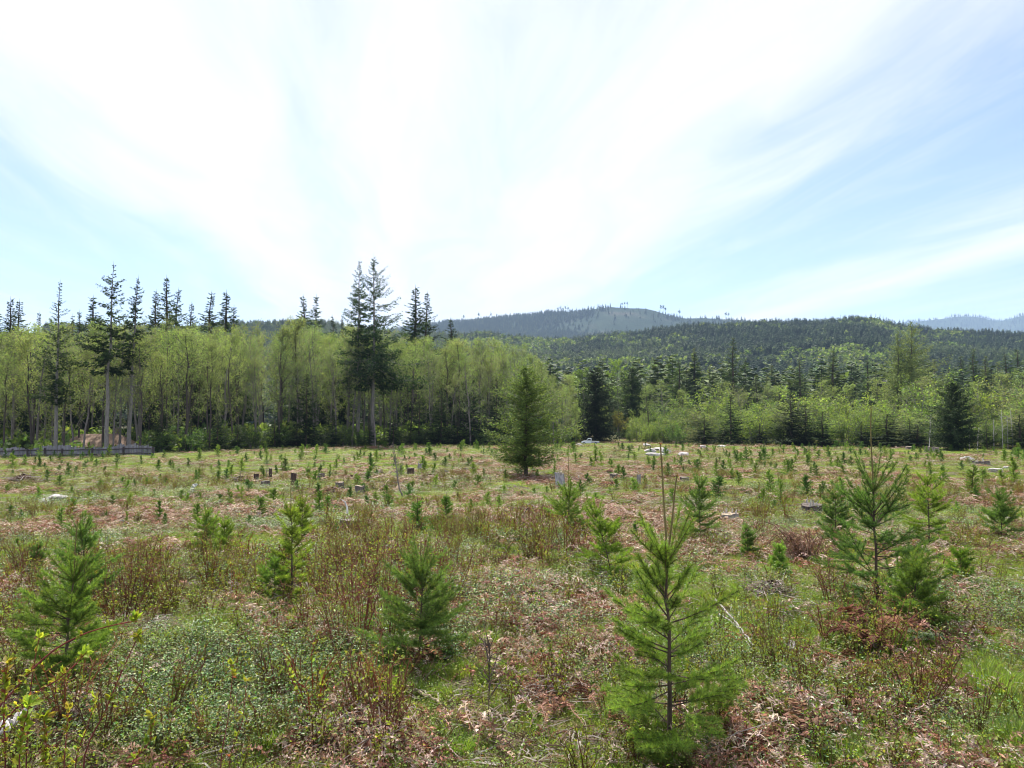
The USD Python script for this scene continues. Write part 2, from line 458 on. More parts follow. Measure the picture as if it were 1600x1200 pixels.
def alder(seed, H, leaf, spread=1.0, leafy=1.0, bare=0.35, leaf_size=0.125):
    """A slender broad-leaved tree: (trunk with limbs, crown)."""
    rng = np.random.default_rng(seed)
    wood, crown = MB(), MB()
    z = np.linspace(0, 1, 9)
    lean = rng.normal(0, 0.035, 2) * H
    wob = np.cumsum(rng.normal(0, 0.012 * H, (9, 2)), 0) * z[:, None]
    tp = np.column_stack([lean[0] * z ** 1.5 + wob[:, 0], lean[1] * z ** 1.5 + wob[:, 1], z * H])
    tr = 0.0085 * H * (1 - z) ** 0.75 + 0.014
    bark = np.array([(0.17, 0.15, 0.135), (0.085, 0.07, 0.06)][seed % 2]) * (0.6 + 0.6 * rng.random())
    wood.tube(tp, tr, bark, 6)
    P, D, N, L = [], [], [], []
    nb = int(40 * (H / 14.0) ** 0.5)
    for i in range(nb):
        t = bare + (0.98 - bare) * rng.random() ** 0.62
        o = np.array([np.interp(t, z, tp[:, k]) for k in range(3)])
        az = rng.random() * 2 * PI
        el = math.radians(rng.uniform(22, 58))
        u = (t - bare) / (1 - bare)
        ln = H * 0.20 * spread * (0.55 + 0.75 * math.sin(PI * min(u * 0.85 + 0.18, 1.0))) * rng.uniform(0.6, 1.1)
        d = np.array([math.cos(az) * math.cos(el), math.sin(az) * math.cos(el), math.sin(el)])
        s = np.linspace(0, 1, 4)[:, None]
        bp = o + d * ln * s + np.array([0, 0, 1.0]) * ln * 0.18 * s ** 2 + rng.normal(0, 0.03 * ln, (4, 3)) * s
        wood.tube(bp, np.linspace(0.22, 0.08, 4) * np.interp(t, z, tr) + 0.006, bark, 3)
        for k in range(6):
            f = rng.uniform(0.25, 1.0)
            q = np.array([np.interp(f, s[:, 0], bp[:, j]) for j in range(3)])
            td = unit(d + rng.normal(0, 0.75, 3) + [0, 0, 0.15])
            tl = rng.uniform(0.35, 1.05) * ln * 0.36
            wood.tube(np.array([q, q + td * tl]), [0.016, 0.007], bark * 1.5, 3)
            n = max(2, int(rng.poisson(14 * leafy)))
            w = rng.random((n, 1))
            P.append(q + td * tl * w + rng.normal(0, 0.16, (n, 3)))
            D.append(rng.normal(0, 1, (n, 3)) + [0, 0, 0.1])
            N.append(rng.normal(0, 0.8, (n, 3)) + [0, 0, 0.7])
            L.append(rng.uniform(0.6, 1.25, n) * leaf_size)
    P, D, N, L = np.vstack(P), np.vstack(D), np.vstack(N), np.concatenate(L)
    crown.leaves(P, D, N, L, L * 0.7, tone(rng, leaf, len(P), 0.16, 0.05), 0.1)
    return wood, crown


def conifer(seed, H, base=0.15, R=0.17, power=0.85, droop=0.25, gaps=0.15, colour=FIR, step=0.028, dense=1.0, bark=BROWN_BARK, spire=0.0, side=1.0, card=0.026, lean=0.0, stubs=0, trunk=0.011, oval=False):
    """A needle tree: drooping boughs all round the stem, set with hanging sprays. (trunk, crown)."""
    rng = np.random.default_rng(seed)
    wood, crown = MB(), MB()
    z = np.linspace(0, 1, 8)
    tp = np.column_stack([lean * H * z ** 1.6 + rng.normal(0, 0.003 * H, 8), rng.normal(0, 0.003 * H, 8), z * H])
    tr = trunk * H * (1 - z) ** 0.85 + 0.012
    wood.tube(tp, tr, bark, 7)
    P, D, N, L, F = [], [], [], [], []
    n_b = int(4.2 * (1 - base) / step * 0.985)
    hs = base + (0.99 - base) * (np.arange(n_b) + rng.random(n_b)) / n_b
    az0 = rng.random() * 6.28
    for i, h in enumerate(hs):
        if rng.random() < gaps:
            continue
        t = (h - base) / (1 - base)
        az = az0 + i * 2.4 + rng.normal(0, 0.5)
        prof = math.sin(PI * (0.22 + 0.78 * t)) ** 0.75 if oval else (1 - t) ** power * min(1.0, 0.62 + 3.0 * t)
        ln = H * R * prof * rng.uniform(0.5, 1.18) * (0.72 + 0.5 * meshkit.noise(np.array([h * 9.0, math.cos(az) * 1.3 + seed, math.sin(az) * 1.3]), seed)) * 1.12 * (side if math.cos(az) > 0 else 1.0)
        if spire and t > 1 - spire:
            ln *= 0.5
        ln *= 1.0 if oval else min(1.0, 0.45 + (1 - t) * 3.5)
        ln = max(ln, 0.010 * H)
        o = np.array([np.interp(h, z, tp[:, j]) for j in range(3)])
        rise = 0.55 * t ** 1.5 - droop * (1 - t) + rng.normal(0, 0.14)
        d = np.array([math.cos(az), math.sin(az), rise])
        s = np.linspace(0, 1, 5)[:, None]
        bp = o + d * ln * s + np.array([0, 0, 1.0]) * ln * (-droop * 0.6 * np.sin(s * PI * 0.8) + 0.16 * s ** 2) + rng.normal(0, 0.02 * ln, (5, 3)) * s
        wood.tube(bp, np.linspace(0.018, 0.006, 5) * (0.4 + ln * 0.25), bark, 3)
        n = max(9, int((9 + ln / (card * H) * 12) * dense))
        f = rng.random(n) ** 0.7
        q = np.column_stack([np.interp(f, s[:, 0], bp[:, j]) for j in range(3)])
        lat = np.array([-math.sin(az), math.cos(az), 0])
        sd = rng.choice([-1.0, 1.0], n)[:, None] * rng.uniform(0.2, 1.0, (n, 1))
        P.append(q + rng.normal(0, 0.045 * ln, (n, 3)))
        hang = rng.uniform(0.0, 1.5, (n, 1)) * droop * 1.6
        D.append(unit(d[None, :] * [1, 1, 0.6]) * rng.uniform(0.3, 1.0, (n, 1)) + lat * sd - np.array([0, 0, 1.0]) * hang + rng.normal(0, 0.28, (n, 3)))
        N.append(rng.normal(0, 0.7, (n, 3)) + [0, 0, 0.9])
        L.append(card * H * rng.uniform(0.5, 1.3, n) * (0.6 + 0.5 * (1 - f)) * ((0.75 if oval else 0.36) + (0.3 if oval else 0.66) * (1 - t)))
    for k in range(stubs):
        t = rng.uniform(0.3, 1.0) * base
        az = rng.random() * 2 * PI
        o = np.array([np.interp(t, z, tp[:, j]) for j in range(3)])
        wood.tube(np.array([o, o + [math.cos(az) * 0.9, math.sin(az) * 0.9, -0.15]]), [0.03, 0.01], bark, 3)
    P, D, N, L = np.vstack(P), np.vstack(D), np.vstack(N), np.concatenate(L)
    crown.leaves(P, D, N, L, L * rng.uniform(0.30, 0.55, len(L)), tone(rng, colour, len(P), 0.25, 0.05), -0.1)
    top = np.array([np.interp(0.95, z, tp[:, j]) for j in range(3)])
    crown.tube(np.array([top, tp[-1] + [0, 0, 0.016 * H]]), [0.03, 0.006], colour[0], 3)
    return wood, crown


def bush(seed, H, R, leaf, stems=9, leaves=2600, leaf_size=0.14, bark=GREY_BARK, low=0.12):
    """Many stems from one root, leafy nearly to the ground. (stems, foliage)."""
    rng = np.random.default_rng(seed)
    wood, fol = MB(), MB()
    P, D, L = [], [], []
    for k in range(stems):
        az = rng.random() * 2 * PI
        out = R * rng.uniform(0.15, 1.0)
        hh = H * rng.uniform(0.62, 1.03) * (1 - 0.30 * (out / R) ** 2)
        s = np.linspace(0, 1, 6)[:, None]
        p = np.array([math.cos(az) * 0.15 * R, math.sin(az) * 0.15 * R, 0]) + np.hstack([math.cos(az) * out * s ** 1.3, math.sin(az) * out * s ** 1.3, hh * s ** 0.9]) + rng.normal(0, 0.03 * H, (6, 3)) * s
        wood.tube(p, np.linspace(0.008, 0.002, 6) * H + 0.004, bark, 4)
        for j in range(9):
            f = rng.uniform(low, 1.0)
            q = np.array([np.interp(f, s[:, 0], p[:, i]) for i in range(3)])
            td = unit(np.array([math.cos(az) * .4, math.sin(az) * .4, .35]) + rng.normal(0, 0.7, 3))
            tl = rng.uniform(0.1, 0.26) * H
            wood.tube(np.array([q, q + td * tl]), [0.002 * H + .002, 0.003], bark, 3)
            n = max(3, int(leaves / stems / 9))
            P.append(q + td * tl * rng.random((n, 1)) ** 0.7 + rng.normal(0, 0.035 * H, (n, 3)))
            D.append(td * 0.6 + rng.normal(0, 0.9, (n, 3)))
            L.append(rng.uniform(0.6, 1.25, n) * leaf_size)
    P, D, L = np.vstack(P), np.vstack(D), np.concatenate(L)
    P[:, 2] = np.maximum(P[:, 2], 0.05)
    fol.leaves(P, D, rng.normal(0, 0.7, P.shape) + [0, 0, 0.8], L, L * 0.62, tone(rng, leaf, len(P), 0.18, 0.06), 0.1)
    return wood, fol


def low_conifer(seed, H, R, colour, tiers=13, per=9):
    """A far-off conifer: a ragged cone of flat boughs, about 150 triangles."""
    rng = np.random.default_rng(seed)
    mb = MB()
    mb.tube(np.array([[0, 0, 0], [0, 0, H * 0.9]]), [0.012 * H, 0.003 * H], DARK_BARK, 3)
    P, D, L = [], [], []
    for k in range(tiers):
        t = k / (tiers - 0.5)
        n = per - int(3 * t)
        az = rng.random() * 6 + np.arange(n) * 2 * PI / n + rng.normal(0, 0.3, n)
        ln = R * (1 - t) ** 0.8 * rng.uniform(0.7, 1.25, n) + 0.045 * H
        P.append(np.column_stack([np.zeros(n), np.zeros(n), H * (0.12 + 0.84 * t) + rng.normal(0, 0.02 * H, n)]))
        D.append(np.column_stack([np.cos(az), np.sin(az), np.full(n, -0.45 + 0.75 * t)]))
        L.append(ln)
    P, D, L = np.vstack(P), np.vstack(D), np.concatenate(L)
    mb.leaves(P, D, rng.normal(0, 0.2, P.shape) + [0, 0, 1.0], L, L * 0.8, tone(rng, colour, len(P), 0.25, 0.05), -0.16)
    return mb


def low_broadleaf(seed, H, R, colour):
    rng = np.random.default_rng(seed)
    mb = MB()
    mb.tube(np.array([[0, 0, 0], [0, 0, H * 0.7]]), [0.02 * H, 0.008 * H], BROWN_BARK, 3)
    n = 90
    d = unit(rng.normal(0, 1, (n, 3)))
    P = d * [R, R, H * 0.36] * rng.uniform(0.5, 1.0, (n, 1)) + [0, 0, H * 0.62]
    L = rng.uniform(0.14, 0.3, n) * H
    mb.leaves(P, rng.normal(0, 1, (n, 3)), d + rng.normal(0, 0.4, (n, 3)) + [0, 0, .4], L, L * 0.8, tone(rng, colour, n, 0.25, 0.06), 0.15)
    return mb


def needles_along(rng, mb, p0, p1, per_m, ln, wd, colour, flat=0.0):
    """A twig from p0 to p1 as a brush of needles."""
    L = np.linalg.norm(p1 - p0)
    n = max(4, int(L * per_m))
    d = (p1 - p0) / (L + 1e-9)
    f = rng.random((n, 1))
    a = unit(np.cross(d, [0.3, 0.2, 1.0]))
    b = np.cross(d, a)
    ang = rng.random((n, 1)) * 2 * PI
    rad = np.cos(ang) * a + np.sin(ang) * b * (1 - flat)
    D = d * rng.uniform(0.5, 1.1, (n, 1)) + rad * rng.uniform(0.7, 1.4, (n, 1)) + [0, 0, 0.15]
    S = np.cross(D, rng.normal(0, 1, (n, 3)))
    mb.blades(p0 + (p1 - p0) * f, D, S, ln * rng.uniform(0.7, 1.15, n), wd, tone(rng, colour, n, 0.2, 0.06))


def sapling(seed, H, R, leader=0.24, per_m=420, ln=0.032, wd=0.0032, tiers=6, lean=0.0, leaders=1, colour=SAPLING, low=0.06, twigs=11, bend=0.0):
    """A planted young fir: bare leading shoot above a fan of upswept branches. (stem, branch wood, needles, leader)"""
    rng = np.random.default_rng(seed)
    stem, limbs, need = MB(), MB(), MB()
    brown, green_brown = (0.085, 0.062, 0.042), (0.155, 0.125, 0.05)
    body = H * (1 - leader)
    z = np.linspace(0, 1, 7)
    sx = lean * H * z ** 1.3 + rng.normal(0, 0.006 * H, 7) * z
    sy = rng.normal(0, 0.008 * H, 7) * z
    sp_ = np.column_stack([sx, sy, z * body])
    stem.tube(sp_, (0.0085 * (1 - z * 0.72)) * H + 0.002, brown, 6)
    top = sp_[-1]
    tips = []
    for k in range(leaders):
        l_h = H * leader * (1.0 if k == 0 else 0.74)
        off = np.array([-0.02 * H + 0.055 * H * k, 0.01 * H * k, 0]) if leaders > 1 else np.zeros(3)
        s = np.linspace(0, 1, 5)[:, None]
        p = top + off * s + np.array([lean * 0.5 * H * leader, 0, l_h]) * s + np.array([bend * H * leader, 0, 0]) * s ** 2 + rng.normal(0, 0.008 * H * leader, (5, 3)) * s
        stem.tube(p, np.linspace(0.0036, 0.0020, 5) * H + 0.0012, green_brown, 5)
        for a, b in zip(p[:-1], p[1:]):
            needles_along(rng, need, a, b, per_m * 0.28, ln * 0.55, wd, [(0.10, 0.135, 0.035), (0.14, 0.13, 0.05)])
        for j in range(5):
            az = rng.random() * 6.28
            need.leaves([p[-1] - [0, 0, 0.004]], [[math.cos(az) * .5, math.sin(az) * .5, 1]], [[math.sin(az), 1, 0]], [0.022], [0.012], (0.24, 0.13, 0.06))
        tips.append(p[-1])
    for k in range(tiers + 1):
        t = low + (1.0 - low) * (k / tiers) ** 0.8
        n = rng.integers(7, 11) if k < tiers else 11
        for j in range(n):
            tt = min(1.0, max(low * .5, t + rng.uniform(-0.13, 0.02))) if k < tiers else 1.0 - 0.03 * rng.random()
            o = np.array([np.interp(tt, z, sp_[:, i]) for i in range(3)])
            if rng.random() < 0.14 and tt < 0.9:
                continue
            az = 2 * PI * j / n + rng.normal(0, 0.5)
            el = math.radians(6 + 46 * tt ** 1.3 + rng.normal(0, 13))
            bl = R * (1.06 - 0.50 * tt ** 1.5) * rng.uniform(0.45, 1.2) * (1.0 if tt > 0.12 else 0.75)
            d = np.array([math.cos(az) * math.cos(el), math.sin(az) * math.cos(el), math.sin(el)])
            s = np.linspace(0, 1, 5)[:, None]
            p = o + d * bl * s + np.array([0, 0, 1.0]) * bl * (0.16 * s ** 2 - 0.06 * s)
            limbs.tube(p, np.linspace(0.0036, 0.0016, 5) * H ** 0.6, brown if tt < 0.8 else green_brown, 4)
            shade = np.array(colour) * rng.uniform(0.75, 1.35)
            for a, b in zip(p[1 if tt < .9 else 0:-1], p[2 if tt < .9 else 1:]):
                needles_along(rng, need, a, b, per_m, ln, wd, shade)
            m = int(twigs * (1.2 - tt)) if k < tiers else 1
            for q in range(m):
                f = 0.25 + 0.7 * (q + rng.random()) / max(m, 1)
                b0 = np.array([np.interp(f, s[:, 0], p[:, i]) for i in range(3)])
                side = unit(np.cross(d, [0, 0, 1.0])) * (1 if q % 2 else -1)
                td = unit(d * 0.8 + side * rng.uniform(0.6, 1.1) + [0, 0, rng.uniform(-0.1, 0.3)])
                b1 = b0 + td * bl * (1.05 - f) * rng.uniform(0.4, 0.65)
                limbs.tube(np.array([b0, b1]), [0.0022 * H ** .6, 0.0012 * H ** .6], brown, 3)
                needles_along(rng, need, b0, b1, per_m, ln, wd, shade)
    return stem, limbs, need


def sapling_small(seed, H, R, leader=0.18, colour=SAPLING):
    """The same young fir as it shows from farther off: (stem, needles)."""
    rng = np.random.default_rng(seed)
    stem, need = MB(), MB()
    lean = rng.normal(0, 0.04, 2) * H
    stem.tube(np.array([[0, 0, -0.05], [lean[0] * .5, lean[1] * .5, H * .5], [lean[0], lean[1], H]]), [0.014 * H, 0.010 * H, 0.005 * H], (0.085, 0.062, 0.042), 4)
    for k in range(44):
        t = (k / 44.0) ** 1.25
        az = rng.random() * 2 * PI
        el = math.radians(2 + 50 * t + rng.normal(0, 12))
        bl = R * (1.15 - 0.85 * t) * rng.uniform(0.55, 1.15)
        d = np.array([math.cos(az) * math.cos(el), math.sin(az) * math.cos(el), math.sin(el)])
        o = np.array([lean[0] * t, lean[1] * t, H * (0.03 + (0.97 - leader) * t)])
        n = 30
        f = rng.random((n, 1))
        P = o + d * bl * f + rng.normal(0, 0.03 * R, (n, 3))
        D = d * 0.8 + rng.normal(0, 0.6, (n, 3)) + [0, 0, 0.1]
        need.blades(P, D, np.cross(D, rng.normal(0, 1, (n, 3))), 0.10 * H * rng.uniform(0.5, 1.1, n), 0.020 * H, tone(rng, colour, n, 0.24, 0.06))
    return stem, need
# ---------------------------------------------------------------- the woods
rng0 = np.random.default_rng(41)


def tree_proto(name, wood_mb, crown_mb, leaf='leaf_look', bark='bark_look', names=('trunk', 'crown')):
    p = proto(name)
    part(p, names[0], wood_mb, bark)
    part(p, names[1], crown_mb, leaf)
    return p


ALDER_H = 14.0
alders = [tree_proto('alder_shape', *alder(100 + k, ALDER_H, [ALDER_LEAF[k % 4], ALDER_LEAF[(k + 1) % 4]], 0.68 + 0.1 * (k % 3), 0.70 + 0.15 * (k % 4), 0.14 + 0.06 * (k % 4))) for k in range(8)]
front = lambda px: np.interp(px, [-120, 240, 260, 400, 550, 700, 900], [82, 82, 84, 97, 108, 115, 124])
alder_top = lambda px: np.interp(px, [-100, 0, 100, 230, 300, 400, 480, 560, 640, 700, 760, 830, 870, 905], [512, 515, 520, 511, 511, 517, 511, 521, 527, 533, 538, 552, 582, 612])


def wood_zone(px, row):
    depth = ['edging', 'inside', 'within', 'deep in', 'behind'][row]
    where = ('by the fence' if px < 240 else 'past the fence' if px < 380 else 'left of the twin firs' if px < 540 else 'around the twin firs' if px < 630
             else 'right of the twin firs' if px < 760 else 'behind the lone cedar')
    return f'{depth} wood {where}'


for row in range(5):
    px = -110.0 + rng0.random() * 20
    while px < 900:
        d = front(px) + row * 5.5 + rng0.uniform(-1.5, 2.5)
        y_top = alder_top(px) + (rng0.uniform(-7, 24) if row else rng0.uniform(4, 55)) - 0.4 * row
        b = at(px, d)
        H = top_z(y_top, d) - b[2]
        k = rng0.integers(len(alders))
        s = H / ALDER_H
        hue = ['green', 'pale green', 'deep green', 'olive'][k % 4]
        tall = 'stunted' if s < 0.82 else 'lowish' if s < 0.95 else 'tall' if s < 1.08 else 'lofty'
        copy_of(alders[k], 'alder_tree', f'{tall} {["grey", "brown"][k % 2]}-barked {hue} alder {wood_zone(px, row)}', 'tree', b - [0, 0, 0.1], rng0.random() * 6.28, (s * rng0.uniform(.85, 1.15), s * rng0.uniform(.85, 1.15), s), 'alders of the left wood')
        px += FPX * rng0.uniform(1.5, 3.4) / d

# tall needle trees, each measured from the photograph: column, row of the top, distance, width in columns, crown base, and so on
def solo_fir(px, py_top, d, wide, base, label, seed, **kw):
    b = at(px, d)
    H = top_z(py_top, d) - b[2]
    R = size(wide, d) / 2 / H * 1.42
    w, c = conifer(seed, H, base=base, R=R, **kw)
    t = thing('tall_fir_tree', label, 'tree', b - [0, 0, 0.1], 0.0)
    part(t, 'trunk', w, 'bark_look')
    part(t, 'crown', c, 'needle_look')
    return t


solo_fir(88, 438, 79, 62, 0.30, 'thin fir with sparse upswept crown and bare grey trunk, leftmost by the fence', 1, droop=0.05, gaps=0.25, bark=GREY_BARK, step=0.022, dense=1.1, card=0.022, power=0.95, spire=0.18, stubs=10)
solo_fir(168, 411, 80, 64, 0.44, 'tallest fir behind the fence with ragged leaning top over bare grey trunk', 2, droop=0.15, gaps=0.42, bark=GREY_BARK, step=0.019, dense=1.5, card=0.026, power=0.6, spire=0.14, lean=0.012, stubs=14)
solo_fir(203, 432, 83, 40, 0.50, 'narrow fir leaning beside the tallest fir behind the fence', 3, droop=0.2, gaps=0.3, bark=GREY_BARK, step=0.018, dense=1.5, card=0.023, power=0.7, lean=0.035, stubs=12)
solo_fir(560, 405, 112, 56, 0.40, 'left and slimmer of the two tall firs standing together', 4, droop=0.22, gaps=0.24, bark=GREY_BARK, step=0.0160, dense=1.35, card=0.022, power=0.68, side=0.7, stubs=16)
solo_fir(583, 399, 109, 88, 0.33, 'right and fuller of the two tall firs standing together', 5, droop=0.25, gaps=0.25, bark=GREY_BARK, step=0.0160, dense=1.35, card=0.022, power=0.68, side=1.15, stubs=16)
BACK = [(-14, 470, 60), (12, 466, 44), (26, 470, 50), (57, 488, 30), (122, 486, 40), (141, 463, 50), (240, 455, 44), (258, 433, 50), (274, 452, 48), (296, 473, 44), (325, 457, 46), (351, 456, 56), (362, 478, 40), (473, 463, 52), (491, 462, 46),
        (520, 494, 30), (648, 448, 54), (666, 457, 44), (704, 498, 46), (534, 498, 30), (110, 492, 30)]
BACK_SAY = ['bushy dark fir at the left end behind the alders', 'dark fir topping the alders at far left', 'broad dark fir topping the alders, second from the left end', 'small pointed fir tip left of the thin fir', 'short dark fir right of the thin fir',
            'dark fir in front of sky between the thin and tallest firs', 'dark fir at the left of the close trio above the alders', 'highest fir of the close trio above the alders', 'dark fir at the right of the close trio above the alders',
            'low dark fir between the trio and the pair', 'left fir of the even pair above the alders', 'right fir of the even pair above the alders', 'small fir under the right of the even pair', 'left fir of the pair in mid-wood, beside a low gap',
            'right fir of the pair in mid-wood, beside a low gap', 'small fir tip left of the twin tall firs', 'left fir of the pair right of the twin tall firs', 'right and thinner fir of the pair right of the twin tall firs',
            'short dark fir where the wood meets the hill', 'smallest fir tip touching the twin tall firs', 'low fir tip beside the thin fir']
back_firs = []
for k in range(5):
    back_firs.append(tree_proto('dark_fir_shape', *conifer(200 + k, 20.0, base=0.10, R=0.16 + 0.012 * k, power=1.0, droop=0.18 + 0.04 * k, gaps=0.16, step=0.018, dense=1.4, card=0.025), leaf='needle_look'))
for k, (px, py, wide) in enumerate(BACK):
    d = front(px) + 26 + 5 * (k % 3)
    b = at(px, d)
    H = top_z(py, d) - b[2]
    s = H / 20.0
    w = size(wide * 3.1, d) / (20.0 * (0.16 + 0.012 * (k % 5)) * 2)
    copy_of(back_firs[k % 5], 'dark_fir_tree', BACK_SAY[k], 'tree', b, k * 2.1, (w, w, s), 'dark firs showing above the alders')

# under the wood's edge: dark young conifers and shrubs
under_firs = [tree_proto('young_hemlock_shape', *conifer(230 + k, 8.0, base=0.02, R=0.24, power=0.7, droop=0.3, gaps=0.1, step=0.035, dense=1.0, card=0.042, colour=[(0.026, 0.046, 0.020), (0.036, 0.060, 0.024)]), leaf='needle_look') for k in range(4)]
UNDER = [(479, 582, 70), (578, 655, 34), (655, 618, 60), (690, 604, 60), (740, 592, 62), (776, 588, 52), (341, 640, 52), (255, 640, 60), (520, 640, 50), (615, 650, 50), (430, 650, 50), (300, 655, 40), (372, 662, 44), (715, 640, 60), (800, 640, 50), (463, 668, 44)]
for k, (px, py, wide) in enumerate(UNDER):
    d = front(px) - 1.5 + (k % 3)
    b = at(px, d)
    s = (top_z(py, d) - b[2]) / 8.0
    w = size(wide * 1.15, d) / (8.0 * 0.24 * 2)
    near = 'near the fence end' if px < 310 else 'left of the twin tall firs' if px < 540 else 'at the foot of the twin tall firs' if px < 640 else 'right of the twin firs'
    copy_of(under_firs[k % 4], 'young_hemlock_tree', f'{["small", "bushy", "tall", "broad"][k % 4]} dark conifer at the wood edge {near}', 'tree', b, k * 1.3, (w, w, s), 'dark young conifers along the wood edge')

SHRUB = [(0.080, 0.130, 0.038), (0.062, 0.108, 0.034), (0.110, 0.160, 0.045)]
WILLOW = [(0.155, 0.215, 0.064), (0.132, 0.195, 0.058), (0.178, 0.222, 0.080)]
shrub_shapes = [tree_proto('shrub_shape', *bush(250 + k, 3.0, 1.7, SHRUB, 9, 2400, 0.15), names=('stems', 'foliage')) for k in range(4)]
willow_shapes = [tree_proto('willow_shape', *bush(260 + k, 6.0, 2.9, [[WILLOW[0], WILLOW[1]], [(0.17, 0.22, 0.055), (0.15, 0.21, 0.05)], [(0.10, 0.150, 0.045), (0.12, 0.165, 0.05)], [(0.165, 0.185, 0.095), (0.14, 0.165, 0.08)], [WILLOW[2], (0.13, 0.20, 0.05)]][k], 12, 4200, 0.19), names=('stems', 'foliage')) for k in range(5)]
px = -60.0
k = 0
while px < 900:
    d = front(px) - 1.0 + rng0.uniform(-1.0, 2.5)
    b = at(px, d)
    hgt = rng0.uniform(1.6, 4.2) * (0.55 if px < 240 else 1.0)
    near = 'behind the plank fence' if px < 240 else 'near the fence end' if px < 330 else 'at the wood edge left of the twin firs' if px < 540 else 'at the foot of the twin firs' if px < 640 else 'at the wood edge right of the twin firs' if px < 790 else 'behind the lone cedar'
    copy_of(shrub_shapes[k % 4], 'undergrowth_shrub', f'green leafy shrub low {near}', 'shrub', b, rng0.random() * 6, (hgt / 3 * 1.1, hgt / 3 * 1.1, hgt / 3), 'shrubs along the left wood edge')
    px += FPX * rng0.uniform(1.6, 3.6) / d
    k += 1

# right-hand side: a thicket of willow and alder bushes with dark conifers in it
wil_top = lambda px: np.interp(px, [880, 940, 1000, 1040, 1150, 1200, 1260, 1300, 1400, 1500, 1560, 1600, 1700], [640, 652, 640, 628, 616, 620, 612, 616, 622, 612, 610, 600, 596])
k = 0
for row in range(3):
    px = 985.0 + 12 * row
    while px < 1690:
        d = np.interp(px, [900, 1000, 1200, 1450, 1700], [136, 132, 122, 110, 100]) + row * 6 + rng0.uniform(-1.5, 1.5)
        b = at(px, d)
        py = wil_top(px) + (28 - 16 * row) + rng0.uniform(-22, 22)
        s = (top_z(py, d) - b[2]) / 6.0
        near = 'between the dark cedar and the gap' if px < 1050 else 'left of the small dark firs' if px < 1200 else 'behind the small dark firs' if px < 1330 else 'left of the round dark tree' if px < 1470 else 'right of the round dark tree'
        say = ['front', 'middle', 'back'][row]
        copy_of(willow_shapes[k % 5], 'willow_bush', f'pale willow bush, {say} row, {near}', 'bush', b, rng0.random() * 6, (s * 1.15, s * 1.15, s), 'willow bushes of the right thicket')
        px += FPX * rng0.uniform(2.6, 4.4) / d
        k += 1

THICKET = [(1236, 622, 692, 52, 'pointed dark fir standing highest in the right thicket', 0.25), (1258, 640, 692, 44, 'smaller fir touching the pointed dark fir in the thicket', 0.3), (1284, 650, 693, 52, 'broad low dark fir right of the pointed fir', 0.4),
           (1186, 665, 692, 40, 'short green fir at the thicket front, left of the pointed fir', 0.3), (1142, 628, 691, 44, 'brownish fir at the left of the thicket', 0.3), (1100, 655, 690, 44, 'dark fir in shade by the thicket start', 0.3),
           (1385, 654, 697, 60, 'wide dark fir bush in mid-thicket', 0.5), (1345, 664, 695, 44, 'low dark fir bush beside the rusty shrub', 0.5), (1432, 668, 699, 62, 'low spreading dark fir near the big stump', 0.5), (1592, 655, 702, 50, 'dark fir at the right edge of the thicket', 0.35),
           (1540, 664, 702, 26, 'small round green fir between pale bare stems', 0.4), (1256, 680, 694, 14, 'tiny fir at the foot of the small dark firs', 0.3), (1420, 660, 697, 40, 'blue-green fir with flat boughs behind the big stump', 0.4)]
for k, (px, pt, pb, wide, say, R) in enumerate(THICKET):
    b = at(px, np.interp(px, [900, 1000, 1200, 1450, 1700], [136, 132, 122, 110, 100]) - 3.6 - (k % 3))
    s = (top_z(pt, b[1]) - b[2]) / 8.0
    s *= 1.15
    w = size(wide * 1.7, b[1]) / (8.0 * 0.24 * 2)
    copy_of(under_firs[k % 4], 'thicket_fir_tree', say, 'tree', b, k * 1.9, (w, w, s), 'dark conifers in the right thicket')


def one_tree(name, say, px, pt, pb, build, leaf='needle_look', d=None, bark='bark_look'):
    b = on_ground(px, pb) if d is None else at(px, d)
    H = top_z(pt, b[1]) - b[2]
    w, c = build(H, b[1])
    t = thing(name, say, 'tree', b - [0, 0, 0.05])
    part(t, 'trunk', w, bark)
    part(t, 'crown', c, leaf)
    return t


one_tree('round_dark_tree', 'rounded dark evergreen standing alone before the right thicket', 1492, 598, 705, lambda H, d: conifer(301, H, base=0.02, oval=True, R=size(74, d) / 2 / H, power=0.42, droop=0.08, gaps=0.06, step=0.017, dense=1.6, card=0.036, colour=[(0.030, 0.052, 0.020), (0.046, 0.074, 0.026)]), leaf='far_tree_look')
one_tree('cedar_tree', 'lone bright green cedar standing in the middle of the field', 822, 572, 746, lambda H, d: conifer(302, H, base=0.11, R=size(124, d) / 2 / H, power=0.42, oval=True, droop=0.04, gaps=0.22, step=0.0125, dense=1.35, card=0.027, colour=CEDAR, trunk=0.017), leaf='cedar_look')
one_tree('dark_cedar_tree', 'big dark cedar at the gap beside the parked vehicle', 931, 574, 0, lambda H, d: conifer(303, H, base=0.02, R=size(66, d) / 2 / H, oval=True, power=0.5, droop=0.3, gaps=0.08, step=0.018, dense=1.1, card=0.034, colour=[(0.018, 0.030, 0.016), (0.028, 0.042, 0.018)]), d=137)
one_tree('dark_cedar_tree', 'second dark cedar right of the big dark cedar', 988, 574, 0, lambda H, d: conifer(304, H, base=0.02, R=size(66, d) / 2 / H, oval=True, power=0.55, droop=0.3, gaps=0.1, step=0.018, dense=1.1, card=0.034, colour=[(0.026, 0.042, 0.018), (0.036, 0.052, 0.02)]), d=160)
one_tree('dark_cedar_tree', 'small dark conifer peeping between two dark cedars', 1016, 585, 0, lambda H, d: conifer(305, H, base=0.02, R=size(44, d) / 2 / H, power=0.6, droop=0.3, gaps=0.1, step=0.022, dense=1.1, card=0.034), d=166)
